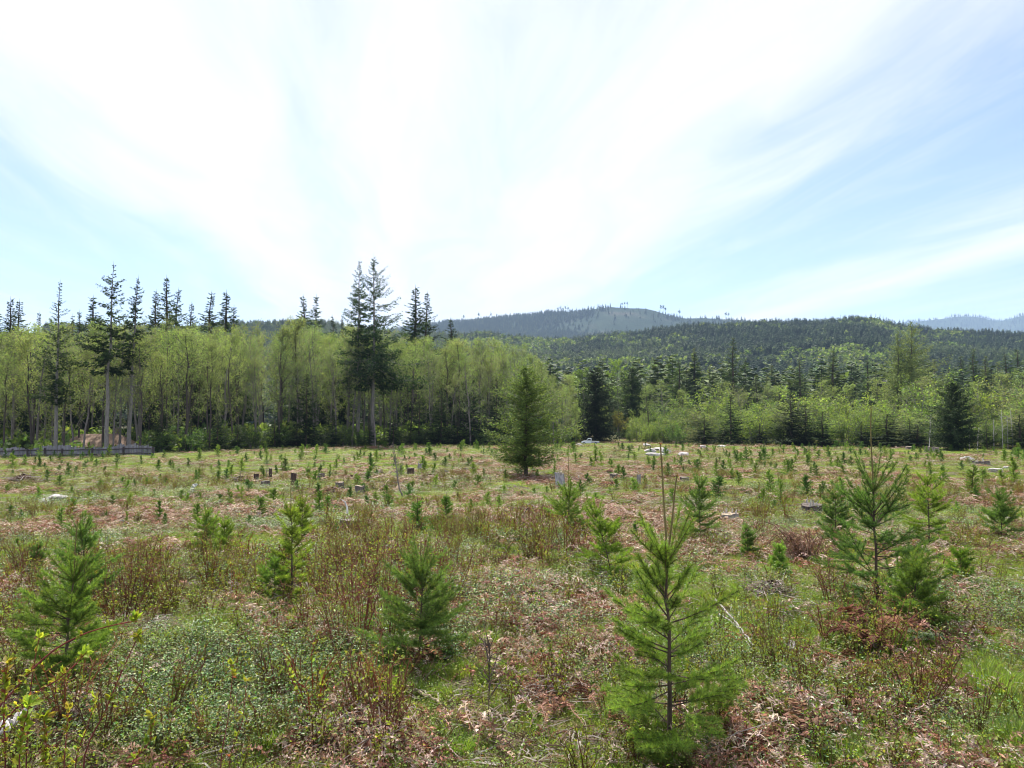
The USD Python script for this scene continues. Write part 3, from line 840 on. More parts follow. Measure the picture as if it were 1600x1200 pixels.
one_tree('maple_tree', 'bright yellow-green tree behind the big dark cedar', 965, 566, 0, lambda H, d: alder(306, H, [(0.16, 0.23, 0.04), (0.19, 0.24, 0.05)], 0.9, 1.3, 0.15, 0.2), leaf='leaf_look', d=172)
one_tree('maple_tree', 'pale green tree filling the gap left of the big dark cedar', 893, 590, 0, lambda H, d: alder(307, H, WILLOW, 1.0, 1.3, 0.1, 0.2), leaf='leaf_look', d=150)
one_tree('maple_tree', 'yellow-green tree behind the gap by the dark cedar', 912, 580, 0, lambda H, d: alder(308, H, [(0.16, 0.22, 0.05), (0.13, 0.19, 0.05)], 0.9, 1.2, 0.1, 0.2), leaf='leaf_look', d=168)
one_tree('maple_tree', 'small yellow-leaved tree right of the big dark cedar', 968, 648, 0, lambda H, d: alder(309, H, [(0.20, 0.20, 0.035), (0.17, 0.16, 0.04)], 1.5, 0.8, 0.2, 0.17), leaf='leaf_look', d=134)
one_tree('maple_tree', 'light green tree low beside the small yellow-leaved tree', 940, 640, 0, lambda H, d: alder(310, H, WILLOW, 1.5, 1.1, 0.05, 0.18), leaf='leaf_look', d=141)
for k, (px, pt, wide, d, say) in enumerate([(913, 664, 34, 139, 'round grey-green bush beside the parked vehicle'), (1040, 640, 60, 128, 'wide pale bush at the near end of the right thicket'), (890, 668, 40, 133, 'dark green bush left of the parked vehicle'), (872, 640, 60, 128, 'leafless greyish bush behind the lone cedar'),
                                            (1000, 655, 50, 133, 'light green bush right of the small yellow-leaved tree'), (1060, 660, 50, 124, 'low green bush in front of the thicket start'), (1410, 690, 50, 0, 'bright green low bush left of the big stump'), (1310, 686, 40, 0, 'rust-red low shrub at the thicket foot'),
                                            (1545, 668, 30, 0, 'dark round bush among pale bare stems')]):
    b = at(px, d) if d else on_ground(px, [697, 694, 702][k - 6])
    H = top_z(pt, b[1]) - b[2]
    R = size(wide, b[1]) / 2
    col = [[(0.09, 0.11, 0.06)], WILLOW, SHRUB, [(0.10, 0.11, 0.065)], WILLOW, SHRUB, [(0.12, 0.18, 0.04)], [(0.16, 0.06, 0.03), (0.11, 0.05, 0.025)], SHRUB][k]
    w, c = bush(320 + k, H, R, col, 10, 2600, 0.035 * H + 0.05)
    t = thing('leafy_bush', say, 'bush', b)
    part(t, 'stems', w, 'bark_look')
    part(t, 'foliage', c, 'leaf_look' if k != 7 else 'dry_look')

# pale bare stems at the right edge of the thicket
for k, (px, pt, pb) in enumerate([(1515, 655, 704), (1527, 668, 704), (1567, 640, 703), (1575, 650, 703), (1583, 640, 703), (1553, 655, 703), (1452, 648, 702)]):
    b = on_ground(px, pb)
    H = top_z(pt, b[1]) - b[2]
    rr = np.random.default_rng(340 + k)
    mb = MB()
    z = np.linspace(0, 1, 5)[:, None]
    p = np.hstack([rr.normal(0, .12) * z * H * .3, rr.normal(0, .1) * z, z * H])
    mb.tube(p, np.linspace(0.07, 0.02, 5), (0.50, 0.47, 0.42), 5)
    t = thing('bare_sapling_tree', f'pale leafless stem at the thicket edge, {["left of a pair by the round dark tree", "right of a pair by the round dark tree", "first of a row of three", "second of a row of three", "last of a row of three", "standing apart between pair and row", "beside the big stump"][k]}', 'tree', b)
    part(t, 'trunk', mb, 'bark_look')
    br = MB()
    for j in range(9):
        f = rr.uniform(.4, 1)
        o = np.array([np.interp(f, z[:, 0], p[:, i]) for i in range(3)])
        br.tube(np.array([o, o + unit(rr.normal(0, 1, 3) + [0, 0, .8]) * H * .2]), [0.02, 0.008], (0.42, 0.39, 0.35), 3)
    part(t, 'branches', br, 'bark_look')

# conifers of the valley behind the thicket, measured one by one
MID = [(1062, 560, 46), (1086, 543, 44), (1110, 572, 40), (1146, 526, 50), (1165, 560, 40), (1182, 585, 34), (1206, 570, 40), (1228, 590, 36), (1250, 560, 40), (1268, 575, 40), (1302, 547, 56), (1288, 570, 40), (1335, 575, 40), (1357, 560, 46), (1378, 572, 44),
       (1404, 516, 54), (1426, 500, 74), (1462, 560, 44), (1482, 575, 40), (1503, 556, 46), (1522, 544, 44), (1541, 555, 44), (1560, 565, 40), (1573, 552, 50), (1592, 545, 54), (1612, 540, 50), (1640, 550, 60), (1040, 590, 40), (1445, 578, 40), (1320, 590, 40)]
mid_firs = [tree_proto('valley_fir_shape', *conifer(400 + k, 24.0, base=0.05, R=0.15, power=0.9, droop=0.2 + .05 * k, gaps=0.12, step=0.018, dense=1.0, card=0.027, colour=c), leaf='needle_look')
            for k, c in enumerate([[(0.105, 0.142, 0.054), (0.070, 0.100, 0.042)], [(0.185, 0.220, 0.075), (0.205, 0.235, 0.085)], [(0.088, 0.122, 0.048), (0.070, 0.102, 0.042)], [(0.130, 0.165, 0.062), (0.140, 0.170, 0.07)], [(0.060, 0.092, 0.040), (0.080, 0.112, 0.048)]])]
for k, (px, py, wide) in enumerate(MID):
    d = 175 + 23 * ((k * 7) % 5)
    kind = [0, 1, 2, 3, 4][(k * 3) % 5]
    if px in (1426, 1404):
        wide_ = 112 if px == 1426 else 62
        one_tree('valley_fir_tree', 'tallest broad pale green conifer of the valley, above the middle thicket' if px == 1426 else 'slimmer pale conifer just left of the tallest valley conifer', px, py, 0,
                 lambda H, d: conifer(430 + px % 7, H, base=0.04, R=size(wide_, d) / 2 / H * 1.25, power=0.62, droop=0.16, gaps=0.14, step=0.0135, dense=1.2, card=0.024, colour=[(0.150, 0.190, 0.070), (0.175, 0.210, 0.08), (0.115, 0.155, 0.06)]), leaf='cedar_look', d=158)
        continue
    b = at(px, d)
    s = (top_z(py, d) - b[2]) / 24.0
    w = size(wide * 1.9, d) / (24.0 * 0.15 * 2)
    where = 'left of the thicket' if px < 1110 else 'over the left thicket' if px < 1240 else 'over the middle thicket' if px < 1390 else 'over the round dark tree' if px < 1520 else 'at the right end of the valley'
    if px == 1426:
        say = 'tallest pale green conifer of the valley, above the middle thicket'
    elif px == 1404:
        say = 'slimmer pale conifer just left of the tallest valley conifer'
    elif px == 1146:
        say = 'tall dark conifer with steep sides over the left thicket'
    else:
        say = f'{["short", "tall", "dense", "ragged", "dark"][k % 5]} valley conifer standing {where}'
    copy_of(mid_firs[kind], 'valley_fir_tree', say, 'tree', b, k * 1.7, (w, w, s), 'conifers of the valley behind the thicket')


for k, (px, py) in enumerate([(1012, 602), (1040, 598), (1068, 612), (1124, 600), (1160, 608), (1214, 604), (1276, 598), (1331, 604), (1374, 596), (1450, 590), (1476, 598), (1531, 600), (1556, 588), (1601, 584), (1190, 600), (1300, 606), (1420, 606)]):
    d = 136 + 9 * (k % 4)
    b = at(px, d)
    s = (top_z(py, d) - b[2]) / ALDER_H
    copy_of(alders[[1, 0, 3, 5, 2][k % 5]], 'valley_alder_tree', f'{["pale", "bright", "leafy", "thin"][k % 4]} green alder rising above the right thicket', 'tree', b, k * 1.7, (s * 1.5, s * 1.5, s), 'alders above the right thicket')


# ---------------------------------------------------------------- forests too far off to count
def scatter(name, shapes, pts, rz, scale, which, label, cat, tilt=None):
    """One stuff object: copies of a few shapes."""
    pi = UsdGeom.PointInstancer.Define(stage, '/World/' + name)
    targets = []
    for k, (mb, mat) in enumerate(shapes):
        m = write_mesh(f'/World/{name}/shapes/kind_{k + 1:03d}', mb, mat)
        targets.append(m.GetPath())
    pi.CreatePrototypesRel().SetTargets(targets)
    n = len(pts)
    pi.CreatePositionsAttr(Vt.Vec3fArray.FromNumpy(np.asarray(pts, np.float32)))
    half = np.asarray(rz) / 2
    if tilt is None:
        q = [Gf.Quath(float(c), 0.0, 0.0, float(s)) for c, s in zip(np.cos(half), np.sin(half))]
    else:
        tx, ty = tilt[:, 0] / 2, tilt[:, 1] / 2
        q = []
        for c, s, a, b in zip(np.cos(half), np.sin(half), tx, ty):
            g = Gf.Quatf(float(math.cos(a)), float(math.sin(a)), 0, 0) * Gf.Quatf(float(math.cos(b)), 0, float(math.sin(b)), 0) * Gf.Quatf(float(c), 0, 0, float(s))
            q.append(Gf.Quath(g))
    pi.CreateOrientationsAttr(Vt.QuathArray(q))
    sc = np.asarray(scale, np.float32)
    if sc.ndim == 1:
        sc = np.repeat(sc[:, None], 3, 1)
    pi.CreateScalesAttr(Vt.Vec3fArray.FromNumpy(sc))
    pi.CreateProtoIndicesAttr(Vt.IntArray.FromNumpy(np.asarray(which, np.int32)))
    return tag(pi.GetPrim(), label, cat, kind='stuff')


def forest(name, zf, t0, t1, y0, y1, cell, shapes, weights, size_range, keep, label, seed):
    r = np.random.default_rng(seed)
    n = int((t1 - t0) * (y1 ** 2 - y0 ** 2) / 2 / cell ** 2)
    y = np.sqrt(r.uniform(y0 ** 2, y1 ** 2, n))
    x = y * r.uniform(t0, t1, n)
    ok = keep(x, y, r)
    x, y = x[ok], y[ok]
    which = weights(x, y, r)
    s = r.uniform(*size_range, len(x))
    z = zf(x, y)
    scatter(name, shapes, np.column_stack([x, y, z - 0.4]), r.random(len(x)) * 6.28, np.column_stack([s * r.uniform(.85, 1.2, len(x))] * 2 + [s]), which, label, 'forest')


P2 = lambda x, y, s: np.stack([x / s, y / s, np.zeros_like(x)], -1)
DARKFAR = [(0.046, 0.078, 0.036), (0.062, 0.094, 0.040), (0.034, 0.062, 0.032)]
far_shapes = [(low_conifer(500 + k, 15.0, 2.9 + 0.3 * k, DARKFAR), 'far_tree_look') for k in range(4)] + [(low_conifer(510, 15.0, 3.4, [(0.100, 0.138, 0.054)]), 'far_tree_look')] + \
    [(low_broadleaf(520 + k, 12.0, 4.0, [(0.085, 0.125, 0.035), (0.105, 0.135, 0.04)]), 'leaf_look') for k in range(2)]


def near_kind(x, y, r):
    px = 800 + FPX * x / y
    patch = meshkit.fbm(P2(x, y, 110.0), 3, 61)
    lots = np.exp(-(((px - 1000) / 110) ** 2 + ((y - 640) / 150) ** 2))
    green = r.random(len(x)) < np.clip((patch - 0.60) * 4, 0.02, 0.8) + 0.45 * lots
    age = meshkit.fbm(P2(x, y, 170.0), 3, 62)
    pale = r.random(len(x)) < np.clip((age - 0.46) * 6, 0.03, 0.85)
    return np.where(green, r.integers(5, 7, len(x)), np.where(pale, 4, r.integers(0, 4, len(x))))


forest('hill_forest', near_hill, -0.62, 0.75, 440, 1200, 5.4, far_shapes, near_kind, (0.75, 1.25), lambda x, y, r: np.ones(len(x), bool), 'dense dark conifer forest with paler green patches on the near hill', 71)
forest('valley_forest', height, -0.25, 0.75, 205, 440, 6.5, far_shapes, near_kind, (1.0, 1.6), lambda x, y, r: r.random(len(x)) < 0.9, 'dark mixed forest filling the valley floor', 72)


def far_keep(x, y, r):
    px = 800 + FPX * x / y
    n = meshkit.fbm(P2(x, y, 420.0), 4, 33)
    summit = np.exp(-(((px - 985) / 75) ** 2)) * (y > 2550)
    return (r.random(len(x)) < np.clip((n - 0.38) * 7, 0.10, 1.0) * (1 - 0.93 * np.clip(summit * 1.4, 0, 1)))


forest('far_hill_forest', far_hill, -0.45, 0.62, 1520, 3080, 8.0, far_shapes, lambda x, y, r: r.integers(0, 5, len(x)), (0.6, 1.35), far_keep, 'dark timber stands on the logged far hill', 73)
forest('ridge_forest', blue_ridge, 0.30, 0.80, 5600, 6900, 34.0, far_shapes, lambda x, y, r: r.integers(0, 4, len(x)), (1.2, 2.0), lambda x, y, r: r.random(len(x)) < 0.8, 'blue hazy forest along the distant ridge', 74)

# trees that stand out one by one on the skylines
sky_shape = [proto('skyline_tree_shape'), proto('skyline_tree_shape'), proto('skyline_fir_shape')]
for k in range(2):
    r = np.random.default_rng(530 + k)
    w, c = MB(), MB()
    w.tube(np.array([[0, 0, 0], [0, 0, 20.0]]), [0.35, 0.15], DARK_BARK, 4)
    n = 60
    P = r.normal(0, 1, (n, 3)) * [1.6, 1.6, 3.0] + [0, 0, 19.0]
    c.leaves(P, r.normal(0, 1, (n, 3)), r.normal(0, 1, (n, 3)), 2.6, 1.7, tone(r, FIR, n))
    part(sky_shape[k], 'trunk', w, 'bark_look')
    part(sky_shape[k], 'crown', c, 'far_tree_look')
w, c = conifer(533, 24.0, base=0.12, R=0.13, gaps=0.25, step=0.05, dense=0.6, card=0.06)
part(sky_shape[2], 'trunk', w, 'bark_look')
part(sky_shape[2], 'crown', c, 'needle_look')
SKYLINE = [(px, 3000, far_hill, k % 2, s, 'spindly tufted tree in the row left of the far summit') for k, (px, s) in enumerate([(872, 1.0), (876, 1.1), (880, .95), (884, 1.15), (888, 1.05)])] + \
    [(px, 3000, far_hill, k % 2, s, 'spindly tufted tree on the far summit') for k, (px, s) in enumerate([(973, .9), (977, 1.0), (981, 1.05)])] + \
    [(px, 3000, far_hill, k % 2, s, 'spindly tufted tree right of the far summit') for k, (px, s) in enumerate([(1034, 1.3), (1038, 1.4), (1041, 1.2)])] + \
    [(1136, 3000, far_hill, 0, 1.2, 'left one of two spindly trees on the low saddle'), (1140, 3000, far_hill, 1, 1.1, 'right one of two spindly trees on the low saddle'), (724, 3000, far_hill, 0, 1.2, 'lone spindly tree low on the left flank of the far hill'),
     (748, 3000, far_hill, 1, 1.3, 'lone thin tree left of the row on the far hill'), (767, 3000, far_hill, 0, 1.1, 'left thin tree of two on the far hill flank'), (776, 3000, far_hill, 1, .8, 'right thin tree of two on the far hill flank'), (1063, 3000, far_hill, 0, 1.3, 'dark bushy tree at the right foot of the summit')] + \
    [(px, 2950, far_hill, 2, s, 'dark fir in the clump left of the far summit') for px, s in [(918, .9), (924, 1.1), (929, 1.2), (934, 1.35), (938, 1.3), (942, 1.2)]] + \
    [(px, 2250, far_hill, 2, s, 'dark tall fir in the block below the far summit') for px, s in [(957, 1.5), (961, 1.65), (965, 1.7), (969, 1.6), (973, 1.75), (977, 1.7), (981, 1.7), (985, 1.5)]] + \
    [(px, 1140, near_hill, 2, s, 'dark fir on the near hill crest, in the left clump') for px, s in [(1175, .8), (1186, .55), (1210, .6), (1232, .75), (1238, .6), (1250, .5)]] + \
    [(px, 1140, near_hill, 2, s, 'dark fir in the crowded row on top of the near hill') for px, s in [(1291, .7), (1302, .8), (1308, .7), (1316, .85), (1325, .75), (1333, .8), (1347, .6), (1356, .85), (1364, .95), (1371, .9), (1378, .9), (1383, .8)]] + \
    [(1404, 700, near_hill, 2, .9, 'pointed fir alone in the dip right of the hill top'), (1440, 1000, near_hill, 2, 1.15, 'slim fir standing up against the blue ridge'), (1456, 900, near_hill, 2, .95, 'left fir of the dark group before the blue ridge'), (1476, 900, near_hill, 2, 1.05, 'middle fir of the dark group before the blue ridge'),
     (1502, 900, near_hill, 2, 1.1, 'right fir of the dark group before the blue ridge'), (1526, 1000, near_hill, 2, 1.1, 'faint fir farther right before the blue ridge'), (1540, 1000, near_hill, 2, .95, 'last faint fir at the right before the blue ridge')]
for k, (px, d, zf, which, s, say) in enumerate(SKYLINE):
    x = (px - 800) / FPX * d
    b = np.array([x, d, float(zf(np.array(x), np.array(float(d))))])
    copy_of(sky_shape[which], 'skyline_tree', say, 'tree', b - [0, 0, 0.5], k * 1.1, s, 'trees standing out on the skyline')
# ---------------------------------------------------------------- fence, house and vehicle at the far side of the field
def box(mb, c, s, col, rz=0.0, taper=1.0):
    x, y, z = (np.asarray(s, float) / 2)
    v = np.array([[-x, -y, -z], [x, -y, -z], [x, y, -z], [-x, y, -z], [-x * taper, -y * taper, z], [x * taper, -y * taper, z], [x * taper, y * taper, z], [-x * taper, y * taper, z]])
    R = np.array([[math.cos(rz), -math.sin(rz), 0], [math.sin(rz), math.cos(rz), 0], [0, 0, 1]])
    f = [[0, 2, 1], [0, 3, 2], [4, 5, 6], [4, 6, 7], [0, 1, 5], [0, 5, 4], [1, 2, 6], [1, 6, 5], [2, 3, 7], [2, 7, 6], [3, 0, 4], [3, 4, 7]]
    return mb.add(v @ R.T + c, f, col)


def build_fence():
    r = np.random.default_rng(600)
    a, b = on_ground(-30, 714.5), on_ground(241, 712.5)
    n = 64
    d = b - a
    L = np.hypot(d[0], d[1])
    rz = math.atan2(d[1], d[0])
    t = thing('plank_fence', 'weathered grey plank fence with ragged uneven top before the left wood', 'fence', (0, 0, 0))
    step = L / n
    back = np.array([-math.sin(rz), math.cos(rz), 0])
    tops = lambda f: 1.02 + 0.16 * math.exp(-((f - 0.42) / 0.10) ** 2) + 0.10 * math.sin(f * 17) + 0.05 * math.sin(f * 41)
    for k in range(n):
        f = (k + 0.5) / n
        p = a + d * f
        g = float(height(p[0], p[1]))
        h = tops(f) + r.normal(0, 0.06)
        w = step * r.uniform(0.84, 0.965)
        c = np.array((0.20, 0.195, 0.205)) * r.uniform(0.72, 1.2)
        m = MB()
        v, nick = 0.012, r.uniform(0.0, 0.10)
        pts = np.array([[-w / 2, 0, 0.0], [w / 2, 0, 0.0], [w / 2, 0, h - nick * r.random()], [w * 0.2, 0, h + r.uniform(0, .03)], [-w * 0.25, 0, h - r.uniform(0, .05)], [-w / 2, 0, h - nick]])
        tilt = r.normal(0, 0.012)
        pts[:, 0] += pts[:, 2] * tilt
        V = np.vstack([pts + [0, -v, 0], pts + [0, v, 0]])
        F = [[0, 1, 2], [0, 2, 3], [0, 3, 4], [0, 4, 5], [6, 8, 7], [6, 9, 8], [6, 10, 9], [6, 11, 10]] + [x for i in range(6) for j in [(i + 1) % 6] for x in ([i, i + 6, j + 6], [i, j + 6, j])]
        R = np.array([[math.cos(rz), -math.sin(rz), 0], [math.sin(rz), math.cos(rz), 0], [0, 0, 1]])
        m.add(V @ R.T + [p[0], p[1], g - 0.05], F, c)
        part(t, 'plank', m, 'plank_look')
    for q in range(2):
        m = MB()
        for k in range(12):
            p0, p1 = a + d * (k / 12), a + d * ((k + 0.985) / 12)
            g0 = float(height(p0[0], p0[1])) + [0.25, 0.72][q]
            g1 = float(height(p1[0], p1[1])) + [0.25, 0.72][q]
            m.tube(np.array([[p0[0], p0[1], g0], [p1[0], p1[1], g1]]) - back * 0.058, 0.045, (0.10, 0.08, 0.085), 4)
        part(t, 'rail', m, 'plank_look')
    for px in (20, 43, 70, 97, 144, 169, 193, 240):
        p = a + d * ((px + 30) / 271.0)
        g = float(height(p[0], p[1]))
        m = MB()
        box(m, np.array([p[0], p[1], g + 0.42]) - back * 0.16, (0.12, 0.12, 0.95), (0.055, 0.045, 0.045), rz)
        part(t, 'post', m, 'plank_look')


build_fence()


def build_house():
    d = 90.0
    x0, x1 = (80 - 800) / FPX * d, (178 - 800) / FPX * d
    g = float(height((x0 + x1) / 2, d + 3))
    eave, ridge = top_z(699, d), top_z(678, d + 3.5)
    t = thing('house', 'low tan-roofed house half hidden behind the plank fence', 'house', (0, 0, 0))
    w = MB()
    box(w, ((x0 + x1) / 2, d + 3.7, (g - 0.3 + eave) / 2), (x1 - x0 - 1.0, 6.2, eave - g + 0.3), (0.075, 0.058, 0.045))
    part(t, 'wall', w, 'plank_look')
    tan = (0.27, 0.185, 0.135)
    ym = d + 3.7
    r = MB()
    lx0, lx1 = x0 + 1.6, x1 - 1.2
    v = np.array([[x0, d, eave], [x1, d, eave], [x1, d + 7.4, eave], [x0, d + 7.4, eave], [lx0, ym, ridge], [lx1, ym, ridge]])
    v = np.vstack([v, v - [0, 0, 0.16]])
    f = [[0, 1, 5], [0, 5, 4], [1, 2, 5], [2, 3, 4], [2, 4, 5], [3, 0, 4], [6, 11, 7], [6, 10, 11], [7, 11, 8], [8, 10, 9], [8, 11, 10], [9, 10, 6], [0, 6, 7], [0, 7, 1], [1, 7, 8], [1, 8, 2], [2, 8, 9], [2, 9, 3], [3, 9, 6], [3, 6, 0]]
    r.add(v, f, tan)
    part(t, 'roof', r, 'plank_look')
    fa = MB()
    box(fa, ((x0 + x1) / 2, d - 0.06, eave - 0.12), (x1 - x0 + 0.1, 0.09, 0.22), (0.05, 0.042, 0.035))
    part(t, 'eave_board', fa, 'plank_look')
    for k in range(3):
        m = MB()
        box(m, (x0 + (x1 - x0) * (0.22 + 0.27 * k), d + 0.58, eave - 0.75), (0.9, 0.05, 0.8), (0.03, 0.035, 0.04))
        part(t, 'window', m, 'window_look')
    ch = MB()
    box(ch, (lx1 - 0.4, ym, ridge + 0.3), (0.5, 0.5, 0.9), (0.22, 0.16, 0.13))
    part(t, 'chimney', ch, 'plank_look')


usdkit.material(stage, '/World/Looks/window_look', {'p': ('principled_bsdf', {'base_color': (0.03, 0.035, 0.04), 'roughness': 0.12, 'specular_ior_level': 0.6})}, [], surface='p.BSDF')
usdkit.material(stage, '/World/Looks/car_paint_look', {'a': ('attribute', {'attribute': 'tint'}), 'n': ('noise_texture', {'scale': 4.0, 'detail': 3.0}), 'r': ('map_range', {'to_min': 0.3, 'to_max': 0.55}),
                'p': ('principled_bsdf', {'specular_ior_level': 0.5})}, [('a.color', 'p.base_color'), ('n.fac', 'r.value'), ('r.result', 'p.roughness')], surface='p.BSDF')
build_house()


def build_vehicle():
    b = on_ground(922, 694)
    d = b[1]
    u = size(36, d)          # whole length as it shows
    t = thing('parked_truck', 'pale grey pickup truck parked in grass at the gap beside the dark cedar', 'truck', (b[0], b[1], b[2] - .1), -0.12, .62)
    white, grey = (0.62, 0.66, 0.70), (0.30, 0.31, 0.32)

    def prism(prof, half, col, y0=0.0):
        p = np.array(prof, float)
        n = len(p)
        V = np.vstack([np.column_stack([p[:, 0], np.full(n, y0 - half), p[:, 1]]), np.column_stack([p[:, 0], np.full(n, y0 + half), p[:, 1]])])
        F = [[0, i, i + 1] for i in range(1, n - 1)] + [[n, n + i + 1, n + i] for i in range(1, n - 1)] + [x for i in range(n) for j in [(i + 1) % n] for x in ([i, i + n, j + n], [i, j + n, j])]
        return MB().add(V, F, col)

    part(t, 'hood', prism([(-2.3, .45), (-1.05, .45), (-1.05, 1.06), (-1.5, 1.05), (-2.2, .92), (-2.32, .75)], .82, white), 'car_paint_look')
    part(t, 'cab', prism([(-1.045, .45), (.35, .45), (.35, 1.68), (.2, 1.74), (-.55, 1.73), (-1.045, 1.07)], .80, white), 'car_paint_look')
    part(t, 'bed', prism([(.36, .5), (2.4, .5), (2.42, .98), (.36, 1.0)], .84, grey), 'car_paint_look')
    part(t, 'windscreen', prism([(-1.02, 1.14), (-.60, 1.68), (-.63, 1.695), (-1.05, 1.16)], .68, (.1, .1, .1)), 'window_look')
    for s in (-1, 1):
        part(t, 'side_window', prism([(-.80, 1.16), (.22, 1.16), (.2, 1.6), (-.5, 1.6)], .012, (.1, .1, .1), s * .812), 'window_look')
    for x in (-1.55, 1.5):
        for s in (-1, 1):
            m = MB()
            m.tube(np.array([[x, s * .70, .36], [x, s * .86, .36]]), .36, (.02, .02, .02), 14, cap=True)
            m.add(np.array([[x, s * .70, .36]] + [[x + .36 * math.cos(q), s * .70, .36 + .36 * math.sin(q)] for q in np.arange(14) * 2 * PI / 14]), [[0, i + 1, (i + 1) % 14 + 1] for i in range(14)], (.02, .02, .02))
            w_ = part(t, 'wheel', m, 'dry_look')
            h_ = MB()
            h_.tube(np.array([[x, s * .80, .36], [x, s * .868, .36]]), .19, (.45, .45, .46), 10, cap=True)
            tag(write_mesh(numbered(f'{w_.GetPath()}/hub'), h_, 'car_paint_look').GetPrim())


build_vehicle()

# ---------------------------------------------------------------- stumps, logs, stones and sticks in the field
def stump_mesh(seed, h, r, bark, cut, splinters=0, tall=False, rough=1.0):
    rng = np.random.default_rng(seed)
    sides, rings = 16, 7
    ang = np.arange(sides) * 2 * PI / sides
    lobes = 1 + 0.16 * np.sin(ang * 3 + rng.random() * 6) + 0.07 * np.sin(ang * 7 + rng.random() * 6) + rng.normal(0, .03, sides)
    z = np.linspace(-0.15, 1, rings)
    flare = 1 + (0.15 if tall else 0.55) * np.clip(1 - z * 1.6, 0, 1.2) ** 2
    rough = rough if splinters > 1 else 0.3
    top = h * (1 + rng.normal(0, 0.05 * rough, sides) + 0.08 * rough * np.cos(ang + rng.random() * 6))
    V = np.array([[r * lobes[j] * flare[i] * (1 + 0.02 * rng.normal()) * math.cos(ang[j]), r * lobes[j] * flare[i] * math.sin(ang[j]), top[j] * z[i] if z[i] > 0 else z[i]] for i in range(rings) for j in range(sides)])
    body = MB().add(V, grid_faces(rings, sides, True)[:, ::-1], np.repeat(np.clip(np.asarray(bark) * rng.uniform(0.75, 1.2, (rings * sides, 1)), 0, .9), 1, 0))
    rim = V[-sides:]
    inner = rim * [0.5, 0.5, 1.0] + [0, 0, -0.02 * h]
    c = rim.mean(0) + [0, 0, -0.03 * h]
    capv = np.vstack([rim + [0, 0, 0.003], inner, c])
    F = [x for j in range(sides) for k in [(j + 1) % sides] for x in ([j, k, sides + k], [j, sides + k, sides + j], [sides + j, sides + k, 2 * sides])]
    cap = MB().add(capv, F, np.vstack([np.tile(cut, (sides, 1)) * 0.85, np.tile(cut, (sides, 1)), [np.asarray(cut) * 0.7]]))
    sp_list = []
    for k in range(splinters):
        a = rng.random() * 6.28
        m = MB()
        o = np.array([math.cos(a) * r * .8, math.sin(a) * r * .8, h * .75])
        hh = rng.uniform(0.3, 1.1) * max(h, r)
        m.tube(np.array([o, o + [rng.normal(0, .12) * hh, rng.normal(0, .1) * hh, hh * .6], o + [rng.normal(0, .25) * hh, rng.normal(0, .1) * hh, hh]]), [r * .13, r * .08, r * .012], (0.50, 0.46, 0.41), 5)
        sp_list.append(m)
    return body, cap, sp_list


GREYB, REDB, PALEB = (0.15, 0.125, 0.11), (0.080, 0.052, 0.040), (0.28, 0.25, 0.235)
CUTP, CUTG = (0.44, 0.35, 0.26), (0.26, 0.225, 0.19)
STUMPS = [  # column, row of base, width, height, bark, cut, splinters, label
    (400, 753, 7, 12, REDB, CUTG, 0, 'small dark stump, leftmost of the mid-field stumps'),
    (415, 760, 13, 8, GREYB, CUTG, 0, 'low wide grey stump beside the thin dark snag'),
    (422, 750, 4.5, 17, REDB, CUTG, 0, 'thin upright dark snag in the middle of the left field'),
    (459, 758, 8, 18, REDB, CUTP, 0, 'dark brown post-like stump right of the thin snag'),
    (501, 750, 10, 10, GREYB, CUTG, 0, 'weathered grey stump beside a small fir'),
    (531, 767, 12, 13, GREYB, CUTP, 0, 'grey stump with brown fern heaped on its left side'),
    (562, 776, 14, 16, GREYB, CUTP, 1, 'grey stump with clean pale cut top'),
    (548, 827, 30, 14, (0.155, 0.12, 0.09), CUTG, 0, 'big low stump with one white splinter standing on it'),
    (641, 742, 10, 10, REDB, CUTG, 0, 'brown stump at the left end of the brown bank'),
    (657, 734, 8, 9, PALEB, CUTP, 3, 'white splintered stump above the brown bank'),
    (697, 741, 6, 6, PALEB, CUTP, 1, 'small pale broken stump at the right end of the brown bank'),
    (877, 763, 13, 22, (0.36, 0.34, 0.345), CUTG, 2, 'tall pale grey stump leaning beside the lone cedar'),
    (959, 748, 11, 7, GREYB, CUTG, 0, 'round grey stump over a heap of brown fern'),
    (998, 758, 6, 15, PALEB, CUTP, 2, 'narrow pale snag behind a small dense fir'),
    (1069, 753, 13, 7, GREYB, CUTG, 0, 'flat grey stump in the middle of the right field'),
    (1139, 813, 26, 10, PALEB, CUTP, 7, 'shattered pale stump with upright white splinters'),
    (1268, 801, 32, 12, (0.10, 0.075, 0.065), (0.17, 0.14, 0.12), 4, 'broken dark stump with white splinters right of the brown bramble'),
    (1455, 708, 19, 9, (0.24, 0.20, 0.17), CUTP, 0, 'big stump at the foot of the right thicket'),
    (1421, 703, 12, 5, GREYB, CUTP, 0, 'low stump just left of the big stump by the thicket'),
    (1533, 728, 22, 7, GREYB, CUTG, 2, 'wide low stump right of the row of pale stones'),
]
for k, (px, py, w, h, bark, cut, spl, say) in enumerate(STUMPS):
    b = on_ground(px, py)
    H, R = size(h, b[1]) * 1.05, size(w, b[1]) / 2
    body, cap, spls = stump_mesh(700 + k, H, R, bark, cut, spl, tall=h > w * 1.2)
    t = thing('snag' if px in (422, 998) else 'tree_stump', say, 'snag' if px in (422, 998) else 'stump', b, k * 1.1, 1.0, tilt=(0, -6, 0) if px == 877 else None)
    part(t, 'bark', body, 'wood_look')
    part(t, 'cut_top', cap, 'wood_look')
    for m in spls:
        part(t, 'splinter', m, 'wood_look')
b = on_ground(540, 808)
m = MB()
m.tube(np.array([[.05, 0, 0], [.04, 0, .18], [-.02, 0, .34], [-.14, 0, .42]]), [.032, .028, .022, .006], (0.62, 0.60, 0.56), 6)
